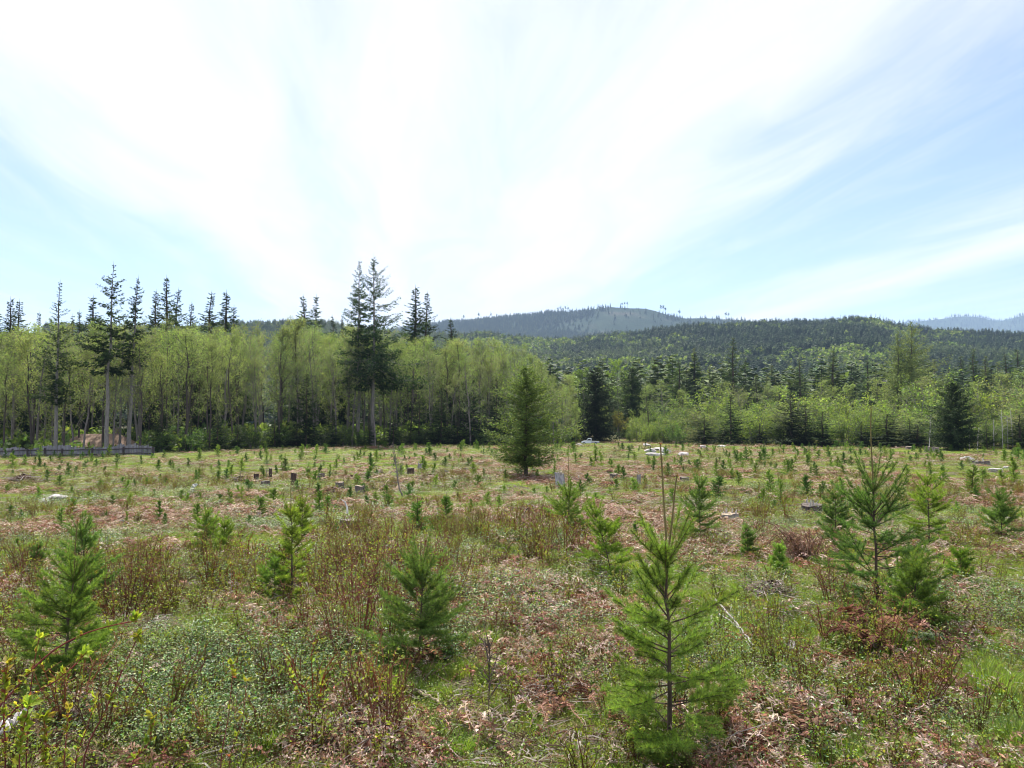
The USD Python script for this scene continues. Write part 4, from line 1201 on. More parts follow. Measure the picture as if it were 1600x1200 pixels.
single('wood_splinter', m, 'wood_look', 'curved white splinter standing on the big low stump', 'splinter', loc=np.array(b) + [0, 0, 0.10])


def stone(seed, s, col):
    import trimesh
    rng = np.random.default_rng(seed)
    m = trimesh.creation.icosphere(2, 1.0)
    v = np.array(m.vertices)
    cuts = unit(rng.normal(0, 1, (9, 3)))
    for c in cuts:
        over = np.maximum(v @ c - rng.uniform(0.55, 0.85), 0)
        v = v - over[:, None] * c
    v = v * (1 + 0.12 * (meshkit.fbm(v * 2.2 + seed, 3, seed)[:, None] - 0.5)) * s
    return MB().add(v, m.faces, np.clip(np.asarray(col) * rng.uniform(.85, 1.1, (len(v), 1)), 0, .9))


STONES = [(1016, 707, 14, 6, 'long grey-topped pale stone at the left of the pale heap'), (1019, 713, 18, 6, 'front left white stone of the pale heap'), (1029, 705, 16, 6, 'upper middle white stone of the pale heap'), (1032, 713, 16, 5, 'front middle white stone of the pale heap'),
          (1039, 708, 15, 7, 'right white stone of the pale heap'), (1010, 698, 10, 5, 'small greyish stone behind the pale heap'), (1067, 713, 16, 7, 'separate pale stone right of the pale heap'), (1098, 701, 12, 5, 'white stone near the far thicket edge'), (1128, 699, 10, 4, 'small flat pale stone right of the far white stone'),
          (1286, 698, 11, 4, 'white stone in front of the small dark firs'), (1504, 720, 9, 5, 'first pale stone of the right-hand row'), (1511, 719, 10, 6, 'second pale stone of the right-hand row'), (1518, 721, 10, 5, 'third pale stone of the right-hand row'),
          (1557, 738, 18, 7, 'pale broken boulder at the right side of the field'), (1572, 733, 9, 4, 'small white stone beside the pale broken boulder'), (85, 782, 24, 9, 'big pale weathered boulder in the left field'), (70, 785, 18, 6, 'lower stone at the left of the pale boulder'),
          (100, 781, 12, 6, 'lumpy white stone at the right of the pale boulder'), (886, 781, 5, 7, 'small white stone below the leaning grey stump'), (904, 697, 9, 4, 'pale stone below the parked truck'), (171, 691, 4, 8, None)]
for k, (px, py, w, h, say) in enumerate(STONES):
    if say is None:
        continue
    b = on_ground(px, py)
    s = np.array([size(w, b[1]) / 2, size(w, b[1]) / 2 * 0.8, size(h, b[1]) / 2]) * 1.2
    single('pale_stone', stone(750 + k, s * 1.15, [(0.52, 0.48, 0.46), (0.44, 0.41, 0.40), (0.58, 0.55, 0.52)][k % 3]), 'wood_look', say, 'stone', 'pale stones in the field', loc=np.array(b) + [0, 0, s[2] * 0.75], smooth=False)


def stick(name, say, cat, px_pts, r0, r1, col, lift=0.03, group=None, zs=None):
    """A stick lying on the ground along picture points."""
    p = np.array([on_ground(*q) for q in px_pts])
    p[:, 2] += lift if zs is None else np.asarray(zs)
    k = np.linspace(0, 1, len(p))
    q = np.linspace(0, 1, 4 * len(p))
    pp = np.column_stack([np.interp(q, k, p[:, i]) for i in range(3)])
    rng = np.random.default_rng(int(px_pts[0][0] * 7 + px_pts[0][1]))
    pp[1:-1] += rng.normal(0, r0 * 0.5, pp[1:-1].shape)
    m = MB()
    m.tube(pp, np.linspace(r0, r1, len(pp)), col, 6, cap=True)
    return single(name, m, 'wood_look', say, cat, group)


SILVER, TAN = (0.40, 0.36, 0.33), (0.38, 0.30, 0.22)
stick('fallen_branch', 'pale forked branch lying right of the nearest fir, long fork', 'branch', [(1118, 950), (1140, 975), (1160, 1000), (1182, 1030)], 0.013, 0.007, SILVER, 0.12)
stick('fallen_branch', 'pale branch lying close beside the long forked branch', 'branch', [(1124, 970), (1148, 985), (1165, 1010), (1178, 1032)], 0.010, 0.005, SILVER, 0.09)
stick('fallen_branch', 'short pale upright broken stick left of the forked branch', 'branch', [(1112, 995), (1113, 975)], 0.02, 0.012, SILVER, zs=[0.0, 0.18])
stick('fallen_branch', 'straight tan stick below the bright grass tussock', 'branch', [(632, 1082), (662, 1095), (690, 1112)], 0.018, 0.010, TAN, 0.06)
stick('fallen_branch', 'long thin grey stick at the left of the fern mound', 'branch', [(400, 1112), (455, 1102), (500, 1092), (545, 1080)], 0.010, 0.005, SILVER, 0.10)
stick('broken_wood', 'pale broken wood splinter lying in the lower left corner', 'wood', [(-6, 1196), (14, 1180), (36, 1168)], 0.035, 0.02, (0.62, 0.58, 0.54), 0.25)
stick('fallen_branch', 'pale curved branch in the middle, left of the nearest fir', 'branch', [(800, 980), (820, 988), (850, 992)], 0.026, 0.016, SILVER, 0.07)
stick('fallen_branch', 'second pale branch just below the pale curved branch', 'branch', [(804, 990), (826, 996), (846, 1000)], 0.02, 0.01, SILVER, 0.05)
stick('fallen_branch', 'grey stick at the top of the pinkish twig heap', 'branch', [(806, 905), (822, 912), (838, 918)], 0.018, 0.01, SILVER, 0.15)
stick('fallen_branch', 'thin grey stick crossing the pinkish twig heap', 'branch', [(800, 918), (815, 912), (840, 908)], 0.013, 0.007, SILVER, 0.16)
stick('rotting_log', 'grey rotting log lying right of the nearest fir', 'log', [(1228, 1005), (1246, 1022), (1264, 1040)], 0.045, 0.035, (0.36, 0.33, 0.30), 0.03)
stick('rotting_log', 'mossy pale log half buried in grass at lower right', 'log', [(1236, 1112), (1258, 1130), (1286, 1150)], 0.05, 0.035, (0.34, 0.32, 0.27), 0.02)
stick('fallen_branch', 'brown bent branch lying in lower right grass', 'branch', [(1200, 1180), (1250, 1165), (1290, 1150), (1310, 1158)], 0.018, 0.01, (0.20, 0.13, 0.09), 0.08)
stick('fallen_branch', 'grey knotty branch at the bottom edge in grass', 'branch', [(1275, 1172), (1305, 1185), (1332, 1200)], 0.022, 0.014, (0.30, 0.26, 0.23), 0.06)
stick('fallen_branch', 'thin pale stick behind the left pair of firs', 'branch', [(85, 975), (130, 958), (178, 942)], 0.009, 0.005, SILVER, 0.12)
stick('fallen_branch', 'dark stick with pale end left of the firs', 'branch', [(52, 908), (70, 904), (88, 900)], 0.02, 0.014, (0.22, 0.20, 0.19), 0.15)
stick('fallen_branch', 'pale stick on the left slope before the small firs', 'branch', [(188, 818), (196, 821), (206, 825)], 0.028, 0.018, SILVER, 0.08)
stick('fallen_branch', 'tan pole leaning low beside the grey bare tree', 'branch', [(590, 769), (598, 763), (607, 757)], 0.05, 0.04, TAN, zs=[0.0, 0.1, 0.2])
stick('rotting_log', 'long brown log lying along the brown bank', 'log', [(548, 749), (580, 745), (610, 741)], 0.16, 0.12, (0.19, 0.14, 0.11), 0.08)
stick('rotting_log', 'dark log lying right of the brown bank', 'log', [(722, 739), (730, 737), (738, 736)], 0.15, 0.11, (0.13, 0.11, 0.10), 0.06)
stick('wood_chunk', 'bright white upright wood chunk in the left field', 'wood', [(299, 770), (301, 769)], 0.10, 0.07, (0.72, 0.70, 0.66), zs=[0.0, size(13, 24)])
stick('wood_chunk', 'white splinter upright right of the leaning grey stump', 'wood', [(903, 752), (904.5, 751)], 0.07, 0.03, (0.72, 0.68, 0.60), zs=[0.0, size(9, 34)])
stick('fallen_branch', 'pale stick lying in grass near the right border', 'branch', [(1572, 960), (1590, 968), (1606, 978)], 0.02, 0.012, (0.45, 0.36, 0.24), 0.10)
for k, pts in enumerate([[(1385, 1190), (1372, 1165)], [(706, 1115), (708, 1090)], [(318, 930), (352, 945)], [(1118, 1000), (1124, 985)]]):
    pass


def bare_tree(name, say, px, py, top, seed, n=16, lean=-0.25, col=(0.20, 0.17, 0.15)):
    rng = np.random.default_rng(seed)
    b = on_ground(px, py)
    H = top_z(top, b[1]) - b[2]
    t = thing(name, say, 'tree', b)
    z = np.linspace(0, 1, 6)[:, None]
    p = np.hstack([lean * H * np.sqrt(z) * 0.8, 0.05 * z * H, z * H])
    m = MB()
    m.tube(p, np.linspace(.02, .005, 6) * H * (0.45 if 'twiggy' in say else 1.0), col, 6)
    part(t, 'trunk', m, 'bark_look')
    m = MB()
    for k in range(n):
        f = 0.3 + 0.7 * rng.random()
        o = np.array([np.interp(f, z[:, 0], p[:, i]) for i in range(3)])
        d = unit(rng.normal(0, .6, 3) + [0, 0, 1.0])
        e = o + d * H * rng.uniform(.15, .36)
        m.tube(np.array([o, (o + e) / 2 + rng.normal(0, .02 * H, 3), e]), [.006 * H, .004 * H, .002 * H], col, 4)
        for q in range(3):
            g = o + (e - o) * rng.uniform(.4, 1)
            m.tube(np.array([g, g + unit(d + rng.normal(0, .6, 3)) * H * .12]), [.003 * H, .0015 * H], col, 3)
    part(t, 'branches', m, 'bark_look')


bare_tree('bare_tree', 'small leafless grey tree leaning in the middle of the field', 630, 777, 706, 801)
bare_tree('bare_shrub', 'leafless grey shrub behind the leftmost mid-field stump', 375, 757, 738, 802, 24, 0.0, (0.22, 0.18, 0.17))
bare_tree('bare_shrub', 'thin leafless shrub just behind the thin dark snag', 415, 748, 722, 803, 12, 0.1, (0.24, 0.20, 0.18))
bare_tree('bare_shrub', 'dark leafless twiggy shrub standing right of the fern mound', 762, 1140, 1005, 804, 26, 0.03, (0.10, 0.075, 0.06))
# ---------------------------------------------------------------- young planted firs
def pixel_of(x, y, z):
    u, v = np.asarray(y) * cp + (np.asarray(z) - EYE) * sp, -np.asarray(y) * sp + (np.asarray(z) - EYE) * cp
    return 800 + FPX * np.asarray(x) / u, 600 - FPX * v / u


NEAR = [  # column, row of base, row of top, width, share of the leader, leaders, lean, tiers, label
    (1047, 1180, 690, 205, 0.37, 2, 0.0, 7, 'nearest and largest young fir, with two tall bare leading shoots'),
    (1372, 952, 634, 175, 0.40, 1, -0.02, 7, 'tall young fir on the right whose long single leader reaches the far thicket'),
    (1452, 852, 732, 92, 0.18, 1, 0.0, 7, 'dense young fir right of the long-leadered fir'),
    (98, 1082, 812, 165, 0.34, 1, 0.04, 7, 'large young fir at the left with a tall leader'),
    (134, 958, 800, 125, 0.22, 1, -0.05, 7, 'bushy young fir close behind the large left fir'),
    (456, 940, 757, 90, 0.24, 1, -0.01, 6, 'slim young fir with bare lower stem in the left middle ground'),
    (428, 938, 874, 66, 0.06, 1, 0.0, 5, 'low rounded young fir at the foot of the slim one'),
    (655, 1042, 843, 155, 0.24, 1, 0.02, 7, 'broad young fir half hidden in red-stemmed shrubs'),
    (955, 898, 790, 105, 0.12, 1, -0.22, 6, 'leaning young fir just left of the nearest fir'),
    (889, 838, 712, 110, 0.50, 1, 0.0, 6, 'young fir with thread-like leader near the middle'),
    (1094, 842, 742, 74, 0.18, 1, 0.0, 6, 'upright dark young fir behind the two leading shoots'),
    (1306, 845, 752, 72, 0.26, 1, 0.0, 6, 'slim young fir left of the long-leadered fir'),
    (1502, 908, 846, 56, 0.30, 1, 0.0, 5, 'small thin young fir low at the right'),
    (1428, 985, 872, 120, 0.10, 1, 0.05, 7, 'dark bushy young fir under the long-leadered fir'),
    (1565, 842, 770, 80, 0.15, 1, 0.0, 6, 'young fir close to the right border'),
    (350, 872, 800, 56, 0.30, 1, 0.0, 6, 'young fir with open whorls left of the slim fir'),
    (322, 862, 792, 62, 0.20, 1, 0.0, 6, 'bushy young fir beside the open-whorled one'),
    (58, 906, 840, 40, 0.25, 1, 0.0, 5, 'little young fir at the left behind the large one'),
    (472, 842, 760, 60, 0.35, 1, 0.0, 6, 'pointed young fir above the slim one in the left middle ground'),
    (1218, 905, 850, 48, 0.15, 1, 0.0, 5, 'small young fir right of the nearest fir'),
    (1168, 872, 815, 40, 0.2, 1, 0.0, 5, 'small bluish young fir between nearest fir and brown bramble'),
]
taken = []
for k, (px, pb, pt, wide, lead, nl, lean, tiers, say) in enumerate(NEAR):
    b = on_ground(px, pb)
    d = b[1]
    H = top_z(pt, d) - b[2]
    R = size(wide, d) / 2 * {0: 1.35, 1: 1.18, 3: 1.15, 7: 1.15}.get(k, 1.0)
    per, wd, ln = (880, 0.0042, 0.050) if d < 8 else (480, 0.0062, 0.054) if d < 13 else (300, 0.009, 0.060)
    st, li, ne = sapling(900 + k, H, R, lead, per, ln, wd, tiers, lean, nl, low=0.22 if k == 5 else 0.05, colour=[SAPLING, [(0.135, 0.210, 0.030), (0.160, 0.225, 0.036)], [(0.085, 0.150, 0.040), (0.100, 0.165, 0.040)]][(k * 2 + (k > 10)) % 3])
    t = thing('young_fir_tree', say, 'young fir', b - [0, 0, 0.03], 0.0, 1.0, 'young planted firs')
    part(t, 'stem', st, 'bark_look', smooth=True)
    part(t, 'branches', li, 'bark_look')
    part(t, 'needles', ne, 'needle_look')
    taken.append((b[0], b[1]))

small = []
for k in range(12):
    q = proto('young_fir_shape')
    st, ne = sapling_small(950 + k, 1.0, 0.30 + 0.05 * (k % 4), 0.10 + 0.05 * (k % 3), [SAPLING, [(0.075, 0.14, 0.036), (0.06, 0.12, 0.034)], [(0.105, 0.18, 0.032), (0.085, 0.155, 0.030)]][k % 3])
    part(q, 'stem', st, 'bark_look')
    part(q, 'needles', ne, 'needle_look')
    small.append(q)
SEEN = []                                               # column, row of base, height
for ox, table in ((0, [(40, 370, 70), (235, 410, 90), (75, 520, 90), (135, 525, 70), (440, 370, 60), (385, 590, 140), (455, 490, 110), (630, 330, 60), (700, 440, 80), (665, 545, 80), (805, 470, 110), (790, 560, 90), (995, 540, 150), (1035, 575, 100),
                       (545, 410, 70), (560, 610, 100), (625, 660, 80), (115, 710, 80), (790, 645, 70), (1250, 420, 70), (1230, 540, 130), (1370, 440, 80), (1440, 460, 130), (1510, 400, 80), (1555, 580, 90), (965, 390, 60), (1140, 400, 70), (1120, 240, 40),
                       (1060, 195, 30), (1200, 180, 25), (1320, 230, 45), (1370, 250, 60), (520, 240, 40), (415, 235, 30), (655, 235, 45), (770, 300, 50), (840, 330, 60), (915, 330, 70), (1030, 320, 60), (935, 275, 30)]),
                  (400, [(20, 520, 150), (110, 440, 120), (330, 195, 30), (160, 205, 40), (225, 200, 30), (375, 310, 100), (425, 195, 40), (560, 250, 40), (505, 145, 30), (550, 185, 50), (615, 165, 40), (670, 140, 40), (715, 165, 60), (755, 170, 80), (990, 145, 40),
                         (1085, 130, 60), (1120, 165, 60), (1195, 115, 40), (1280, 150, 40), (1330, 200, 60), (1180, 200, 70), (850, 145, 30), (925, 160, 40), (960, 160, 30), (400, 500, 170), (450, 480, 110), (590, 410, 100), (690, 450, 80), (740, 440, 90),
                         (830, 470, 110), (1040, 440, 60), (1180, 540, 180), (1265, 410, 60), (1335, 510, 130), (1440, 450, 100), (1550, 380, 70), (1015, 600, 200), (500, 650, 110), (1385, 330, 90), (940, 450, 60), (1150, 640, 80)]),
                  (800, [(140, 390, 70), (60, 390, 50), (215, 370, 60), (530, 420, 70), (610, 370, 50), (765, 365, 100), (500, 190, 60), (430, 150, 40), (525, 120, 50), (610, 190, 50), (855, 200, 70), (955, 170, 35), (1140, 200, 50), (1175, 190, 50), (1225, 160, 40),
                         (1275, 190, 50), (1360, 210, 60), (1420, 330, 110), (1370, 275, 70), (1490, 130, 40), (1570, 430, 110), (1290, 400, 150), (1190, 380, 100), (1440, 210, 50), (700, 250, 40), (770, 650, 120)]),
                  (1200, [(20, 390, 170), (80, 430, 150), (240, 390, 150), (120, 250, 110), (170, 180, 60), (250, 170, 60), (395, 200, 60), (450, 210, 60), (940, 155, 35), (1085, 170, 60), (1270, 370, 180), (1340, 290, 90), (1540, 320, 180), (870, 300, 100),
                          (1095, 330, 150), (1480, 620, 200), (340, 400, 120), (470, 240, 60), (570, 180, 50)])):
    SEEN += [(ox + a / 4, 680 + b / 4, h / 4) for a, b, h in table]


def field_spot(px, py):
    x = ('near the left border' if px < 160 else 'left of the white chunk' if px < 300 else 'among the left stumps' if px < 480 else 'by the two pale-topped stumps' if px < 610 else 'near the brown bank' if px < 760
         else 'around the lone cedar' if px < 900 else 'below the pale stone heap' if px < 1090 else 'before the small dark firs' if px < 1300 else 'before the big stump' if px < 1470 else 'by the right border')
    y = 'far back' if py < 725 else 'midway back' if py < 765 else 'closer in' if py < 810 else 'near the front'
    return x, y


LOOKS = ['pointed', 'bushy', 'slim', 'squat', 'leafy', 'open', 'narrow', 'full']
said = {}
n_small = 0


def small_fir(px, py, hp, r):
    global n_small
    b = on_ground(px, py)
    H = size(hp, b[1]) * 1.08
    k = int(r.integers(12))
    x, y = field_spot(px, py)
    tall = 'tiny' if H < 0.7 else 'small' if H < 1.0 else 'mid-sized' if H < 1.35 else 'taller'
    w = H * r.uniform(0.75, 1.5)
    copy_of(small[k], 'young_fir_tree', f'{tall} {LOOKS[k % 8]} young fir {y} {x}', 'young fir', b - [0, 0, 0.04], r.random() * 6.28, (w, w, H), 'young planted firs')
    taken.append((b[0], b[1]))
    n_small += 1


r5 = np.random.default_rng(77)
for px, py, hp in SEEN:
    small_fir(px, py, hp, r5)
tries = 0
while n_small < 265 and tries < 5000:                  # the far rows stand too close to measure each
    tries += 1
    py = 699 + 90 * r5.random() ** 1.7
    px = r5.uniform(-10, 1610)
    b = on_ground(px, py)
    gap = 1.1 + b[1] * 0.012
    if b[1] > front(px) - 6 and px < 900:
        continue
    if min((b[0] - q[0]) ** 2 + (b[1] - q[1]) ** 2 for q in taken) < gap ** 2:
        continue
    small_fir(px, py, min(r5.uniform(0.6, 1.25) * FPX / b[1], 22), r5)

rs = np.random.default_rng(88)
more = []
for _ in range(4000):
    if len(more) >= 330:
        break
    d = math.sqrt(rs.uniform(22 ** 2, 108 ** 2))
    x = d * rs.uniform(-0.70, 0.70)
    px = 800 + FPX * x / d
    if (px < 900 and d > front(px) - 6) or min((x - q[0]) ** 2 + (d - q[1]) ** 2 for q in taken) < 1.0:
        continue
    taken.append((x, d))
    more.append((x, d))
more = np.array(more)
seed_shapes = []
for k in range(5):
    st, ne = sapling_small(990 + k, 1.0, 0.32 + .05 * (k % 3), 0.1 + .05 * (k % 3), [[(0.075, 0.14, 0.036), (0.06, 0.12, 0.034)], SAPLING][k % 2])
    a_, b_, c_ = st.arrays()
    seed_shapes.append((ne.add(a_, b_, c_), 'needle_look'))
SEEDLINGS = (seed_shapes, np.column_stack([more[:, 0], more[:, 1], height(more[:, 0], more[:, 1]) - .03]), rs.random(len(more)) * 6.28, rs.uniform(.4, .95, len(more)), rs.integers(0, 5, len(more)))

# ---------------------------------------------------------------- shrubs, canes and ferns one can tell apart
RED_STEM, FRESH = (0.200, 0.062, 0.042), [(0.17, 0.20, 0.030), (0.20, 0.21, 0.035), (0.13, 0.18, 0.035)]


def twig_shrub(seed, H, R, n=11, leafy=1.0, stem=RED_STEM):
    rng = np.random.default_rng(seed)
    w, f = MB(), MB()
    P, D = [], []
    for k in range(n):
        az = rng.random() * 6.28
        out = R * rng.uniform(.1, 1.0)
        h = H * rng.uniform(.55, 1.05)
        s = np.linspace(0, 1, 5)[:, None]
        p = np.array([math.cos(az), math.sin(az), 0]) * R * .35 * rng.random() + np.hstack([math.cos(az) * out * s ** 1.2, math.sin(az) * out * s ** 1.2, h * s]) + rng.normal(0, .018, (5, 3)) * s
        col = np.asarray(stem) * rng.uniform(.7, 1.25)
        w.tube(p, np.linspace(.0055, .0025, 5), col, 4)
        for j in range(7):
            q = rng.uniform(.3, 1)
            o = np.array([np.interp(q, s[:, 0], p[:, i]) for i in range(3)])
            d = unit(rng.normal(0, .8, 3) + [0, 0, 1.0])
            e = o + d * H * rng.uniform(.08, .22)
            w.tube(np.array([o, e]), [.003, .0016], col, 3)
            m = int(rng.poisson(3.6 * leafy))
            P.append(o + (e - o) * rng.random((m, 1)))
            D.append(rng.normal(0, 1, (m, 3)) + [0, 0, .5])
    P, D = np.vstack(P), np.vstack(D)
    L = rng.uniform(.018, .04, len(P))
    f.leaves(P, D, rng.normal(0, .6, P.shape) + [0, 0, .8], L, L * .6, tone(rng, FRESH, len(P), .2, .08), .1)
    return w, f


red_shapes = []
for k in range(6):
    q = proto('red_stemmed_shrub_shape')
    w, f = twig_shrub(970 + k, 1.0, 0.36, 12, [1.0, 1.4, .7][k % 3])
    part(q, 'stems', w, 'bark_look')
    part(q, 'leaves', f, 'leaf_look')
    red_shapes.append(q)
RED = [(488, 905, 70), (505, 935, 85), (520, 975, 100), (540, 900, 80), (552, 945, 100), (565, 1000, 110), (585, 925, 100), (600, 965, 110), (612, 1010, 110), (622, 900, 85), (640, 940, 100), (668, 925, 90), (690, 960, 95), (480, 985, 80), (708, 900, 70), (575, 870, 60),
       (610, 850, 50), (640, 860, 55), (560, 850, 45), (500, 870, 55), (660, 1010, 100), (530, 1020, 90),
       (860, 860, 60), (885, 870, 65), (910, 865, 60), (840, 880, 50), (770, 1000, 70), (905, 1035, 60),
       (205, 930, 80), (222, 950, 85), (243, 925, 70), (255, 945, 60), (190, 955, 60), (1385, 1020, 90), (1330, 985, 80), (1300, 940, 70), (1440, 930, 60), (1190, 840, 50), (760, 830, 45), (700, 850, 45), (655, 815, 35), (1290, 1000, 60), (1150, 790, 30), (330, 960, 40)]
for k, (px, py, hp) in enumerate(RED):
    b = on_ground(px, py)
    H = size(hp, b[1])
    where = ('at the left edge of the red thicket' if 470 < px < 530 else 'in the heart of the red thicket' if 530 <= px < 630 else 'on the right of the red thicket' if 630 <= px < 720 else 'in the left middle ground' if px < 350 else 'near the middle beside the thread-leadered fir' if 830 < px < 930
             else 'around the long-leadered fir' if px > 1280 else 'between the red thicket and the nearest fir')
    depth = 'back' if py < 880 else 'middle' if py < 950 else 'front'
    copy_of(red_shapes[k % 6], 'red_stemmed_shrub', f'red-stemmed shrub {where}, {depth} row', 'shrub', b, k * 1.3, (1.0 * (.8 + .4 * H), 1.0 * (.8 + .4 * H), H), 'red-stemmed shrubs')


def cane(say, pts, d0, d1, r0, tips, seed, leaves=14):
    """A tall cane that rises close to the viewer, drawn through picture points at distances d0..d1."""
    rng = np.random.default_rng(seed)
    dd = np.linspace(d0, d1, len(pts))
    p = []
    for (px, py), d in zip(pts, dd):
        q = ray(px, py)
        p.append(q / q[1] * d + [0, 0, EYE])
    p = np.array(p)
    root = np.array([p[0, 0], p[0, 1], float(height(p[0, 0], p[0, 1])) - .05])
    p = np.vstack([root, p])
    k = np.linspace(0, 1, len(p))
    qq = np.linspace(0, 1, 18)
    from scipy.interpolate import PchipInterpolator
    pp = PchipInterpolator(k, p, axis=0)(qq)
    t = thing('salmonberry_cane', say, 'cane', (0, 0, 0), 0, 1, 'fresh-leaved canes in the lower left')
    m = MB()
    m.tube(pp, np.linspace(r0, r0 * .45, 18), np.linspace(0, 1, 18)[:, None] * np.array([.10, .0, .0]) + np.array([.10, .035, .028]), 6)
    part(t, 'stem', m, 'bark_look', smooth=True)
    f = MB()
    at_ = np.concatenate([np.full(tips, 0.985), rng.uniform(.35, .95, leaves)])
    for j, u in enumerate(at_):
        o = np.array([np.interp(u, qq, pp[:, i]) for i in range(3)])
        big = 1.0 if j < tips else rng.uniform(.5, .85)
        for q in range(3 if j >= tips else 5):
            d = unit(rng.normal(0, .7, 3) + [0, -.1, .55])
            L = .055 * big * rng.uniform(.7, 1.1)
            n = unit(rng.normal(0, .5, 3) + [0, -.2, .8])
            c = tone(rng, [(.26, .30, .035), (.22, .28, .04), (.30, .26, .045)], 1, .15, .06)
            f.leaves([o, o + d * L * .35], [d, d + [.3, 0, .1]], [n, n], [L, L * .8], [L * .5, L * .4], np.repeat(c, 2, 0), .12)
        if j >= tips and rng.random() < .6:
            f.leaves([o], [unit(rng.normal(0, .5, 3) + [0, 0, 1])], [[0, -1, .3]], [.03], [.015], [(.26, .09, .05)], .1)
    part(t, 'leaves', f, 'leaf_look')


cane('longest reddish cane arching right with yellow leaves at its tip', [(-10, 1130), (30, 1070), (90, 1012), (150, 984), (215, 970)], 3.9, 4.3, .0065, 3, 1001, 9)
cane('dark upright cane ending in a yellow-green leaf cluster', [(130, 1200), (165, 1110), (190, 1050), (218, 990)], 4.3, 4.5, .0055, 4, 1002, 7)
cane('reddish cane leaning right below the longest one', [(-8, 1165), (45, 1090), (95, 1058), (136, 1018)], 3.8, 4.2, .0055, 2, 1003, 12)
cane('thin upright cane with small reddish buds near the left border', [(42, 1160), (50, 1060), (62, 995)], 4.1, 4.2, .004, 1, 1004, 6)
cane('leafy cane standing in the lower left corner', [(8, 1200), (6, 1110), (12, 1035)], 3.7, 3.8, .005, 2, 1005, 26)
cane('leafy yellow-green cane right of the corner cane', [(30, 1200), (34, 1150), (46, 1100)], 3.7, 3.8, .0045, 3, 1006, 22)
cane('thin straight red cane at the bottom left', [(100, 1200), (104, 1150), (108, 1108)], 4.0, 4.1, .004, 1, 1007, 6)
cane('slanting red cane at the bottom left, third from the corner', [(118, 1200), (135, 1140), (152, 1090)], 4.2, 4.3, .004, 1, 1008, 8)
cane('short leafy cane at the bottom left beside the straight one', [(70, 1200), (72, 1160), (68, 1120)], 3.8, 3.9, .004, 3, 1009, 16)
cane('thin dark cane standing alone with a few leaves, bottom left', [(345, 1200), (358, 1110), (365, 1035)], 4.8, 4.9, .004, 1, 1010, 4)
cane('slender dark cane right of the lone thin cane', [(358, 1200), (380, 1120), (386, 1062)], 4.9, 5.0, .004, 1, 1011, 4)
cane('short reddish cane between the dark upright cane and the lone ones', [(205, 1200), (232, 1160), (240, 1118)], 4.3, 4.4, .004, 1, 1012, 9)


def fern(name, say, px, py, wide, seed, cols, n=14, droop=.9, arch=0.55, up=.8):
    rng = np.random.default_rng(seed)
    b = on_ground(px, py)
    R = size(wide, b[1]) / 2
    t = thing(name, say, 'fern', b)
    for k in range(n):
        m = MB()
        az = 2 * PI * k / n + rng.normal(0, .3)
        L = R * rng.uniform(.8, 1.3)
        s = np.linspace(0, 1, 8)[:, None]
        h = L * arch * rng.uniform(.6, 1.2)
        p = np.hstack([math.cos(az) * L * s, math.sin(az) * L * s, h * (np.sin(s * PI * up) - droop * .25 * s ** 2) + .04])
        c = np.asarray(cols[rng.integers(len(cols))]) * rng.uniform(.8, 1.2)
        m.tube(p, np.linspace(.005, .002, 8), c * .8, 3)
        q = 34
        f = np.repeat(np.linspace(.12, .99, q), 2)
        o = np.column_stack([np.interp(f, s[:, 0], p[:, i]) for i in range(3)])
        tan = unit(np.gradient(p, axis=0))[np.clip((f * 7).astype(int), 0, 7)]
        side = unit(np.cross(tan, [0, 0, 1.0])) * np.tile([1, -1], q)[:, None]
        w = L * .22 * np.sin(np.clip(f * 1.05, 0, 1) * PI) ** .7 + .01
        m.leaves(o, side + tan * .35 + rng.normal(0, .18, o.shape) + [0, 0, -.25], np.tile([0, 0, 1.0], (2 * q, 1)) + rng.normal(0, .3, o.shape), w, w * .28 + .004, tone(rng, c, 2 * q, .15, .05), .1)
        part(t, 'frond', m, 'dry_look' if cols[0][0] > cols[0][1] else 'leaf_look')


RUST = [(.165, .070, .034), (.125, .055, .03), (.20, .10, .055)]
BRACK = [(.29, .14, .09), (.34, .20, .145), (.22, .10, .065)]
fern('dead_fern', 'rust-orange dead sword fern below the long-leadered fir', 1362, 1012, 120, 1101, RUST, 11)
fern('dead_fern', 'rust-brown dead fern right of the rust-orange one', 1425, 985, 90, 1102, RUST, 9)
fern('dead_fern', 'small orange dead fern left of the rust-orange one', 1312, 1045, 60, 1103, RUST, 9)
fern('dead_fern', 'brown curled fern lying at the lower right, left of the grass', 1262, 1150, 110, 1104, [(.20, .11, .075), (.26, .16, .11)], 10)
fern('dead_fern', 'brown dead fern in front of the broad half-hidden fir', 665, 1040, 70, 1105, [(.22, .12, .06), (.18, .09, .05)], 9)
fern('green_fern', 'small green sword fern on the leafy ground at left', 312, 1035, 50, 1106, [(.05, .10, .03), (.07, .13, .035)], 8)
fern('green_fern', 'small yellow-green fern behind the upright cane', 160, 1040, 55, 1107, [(.13, .16, .03), (.16, .17, .035)], 7)
fern('green_fern', 'small grey-green fern right of the rust-orange fern', 1445, 1010, 60, 1108, [(.07, .115, .05), (.09, .13, .055)], 8)

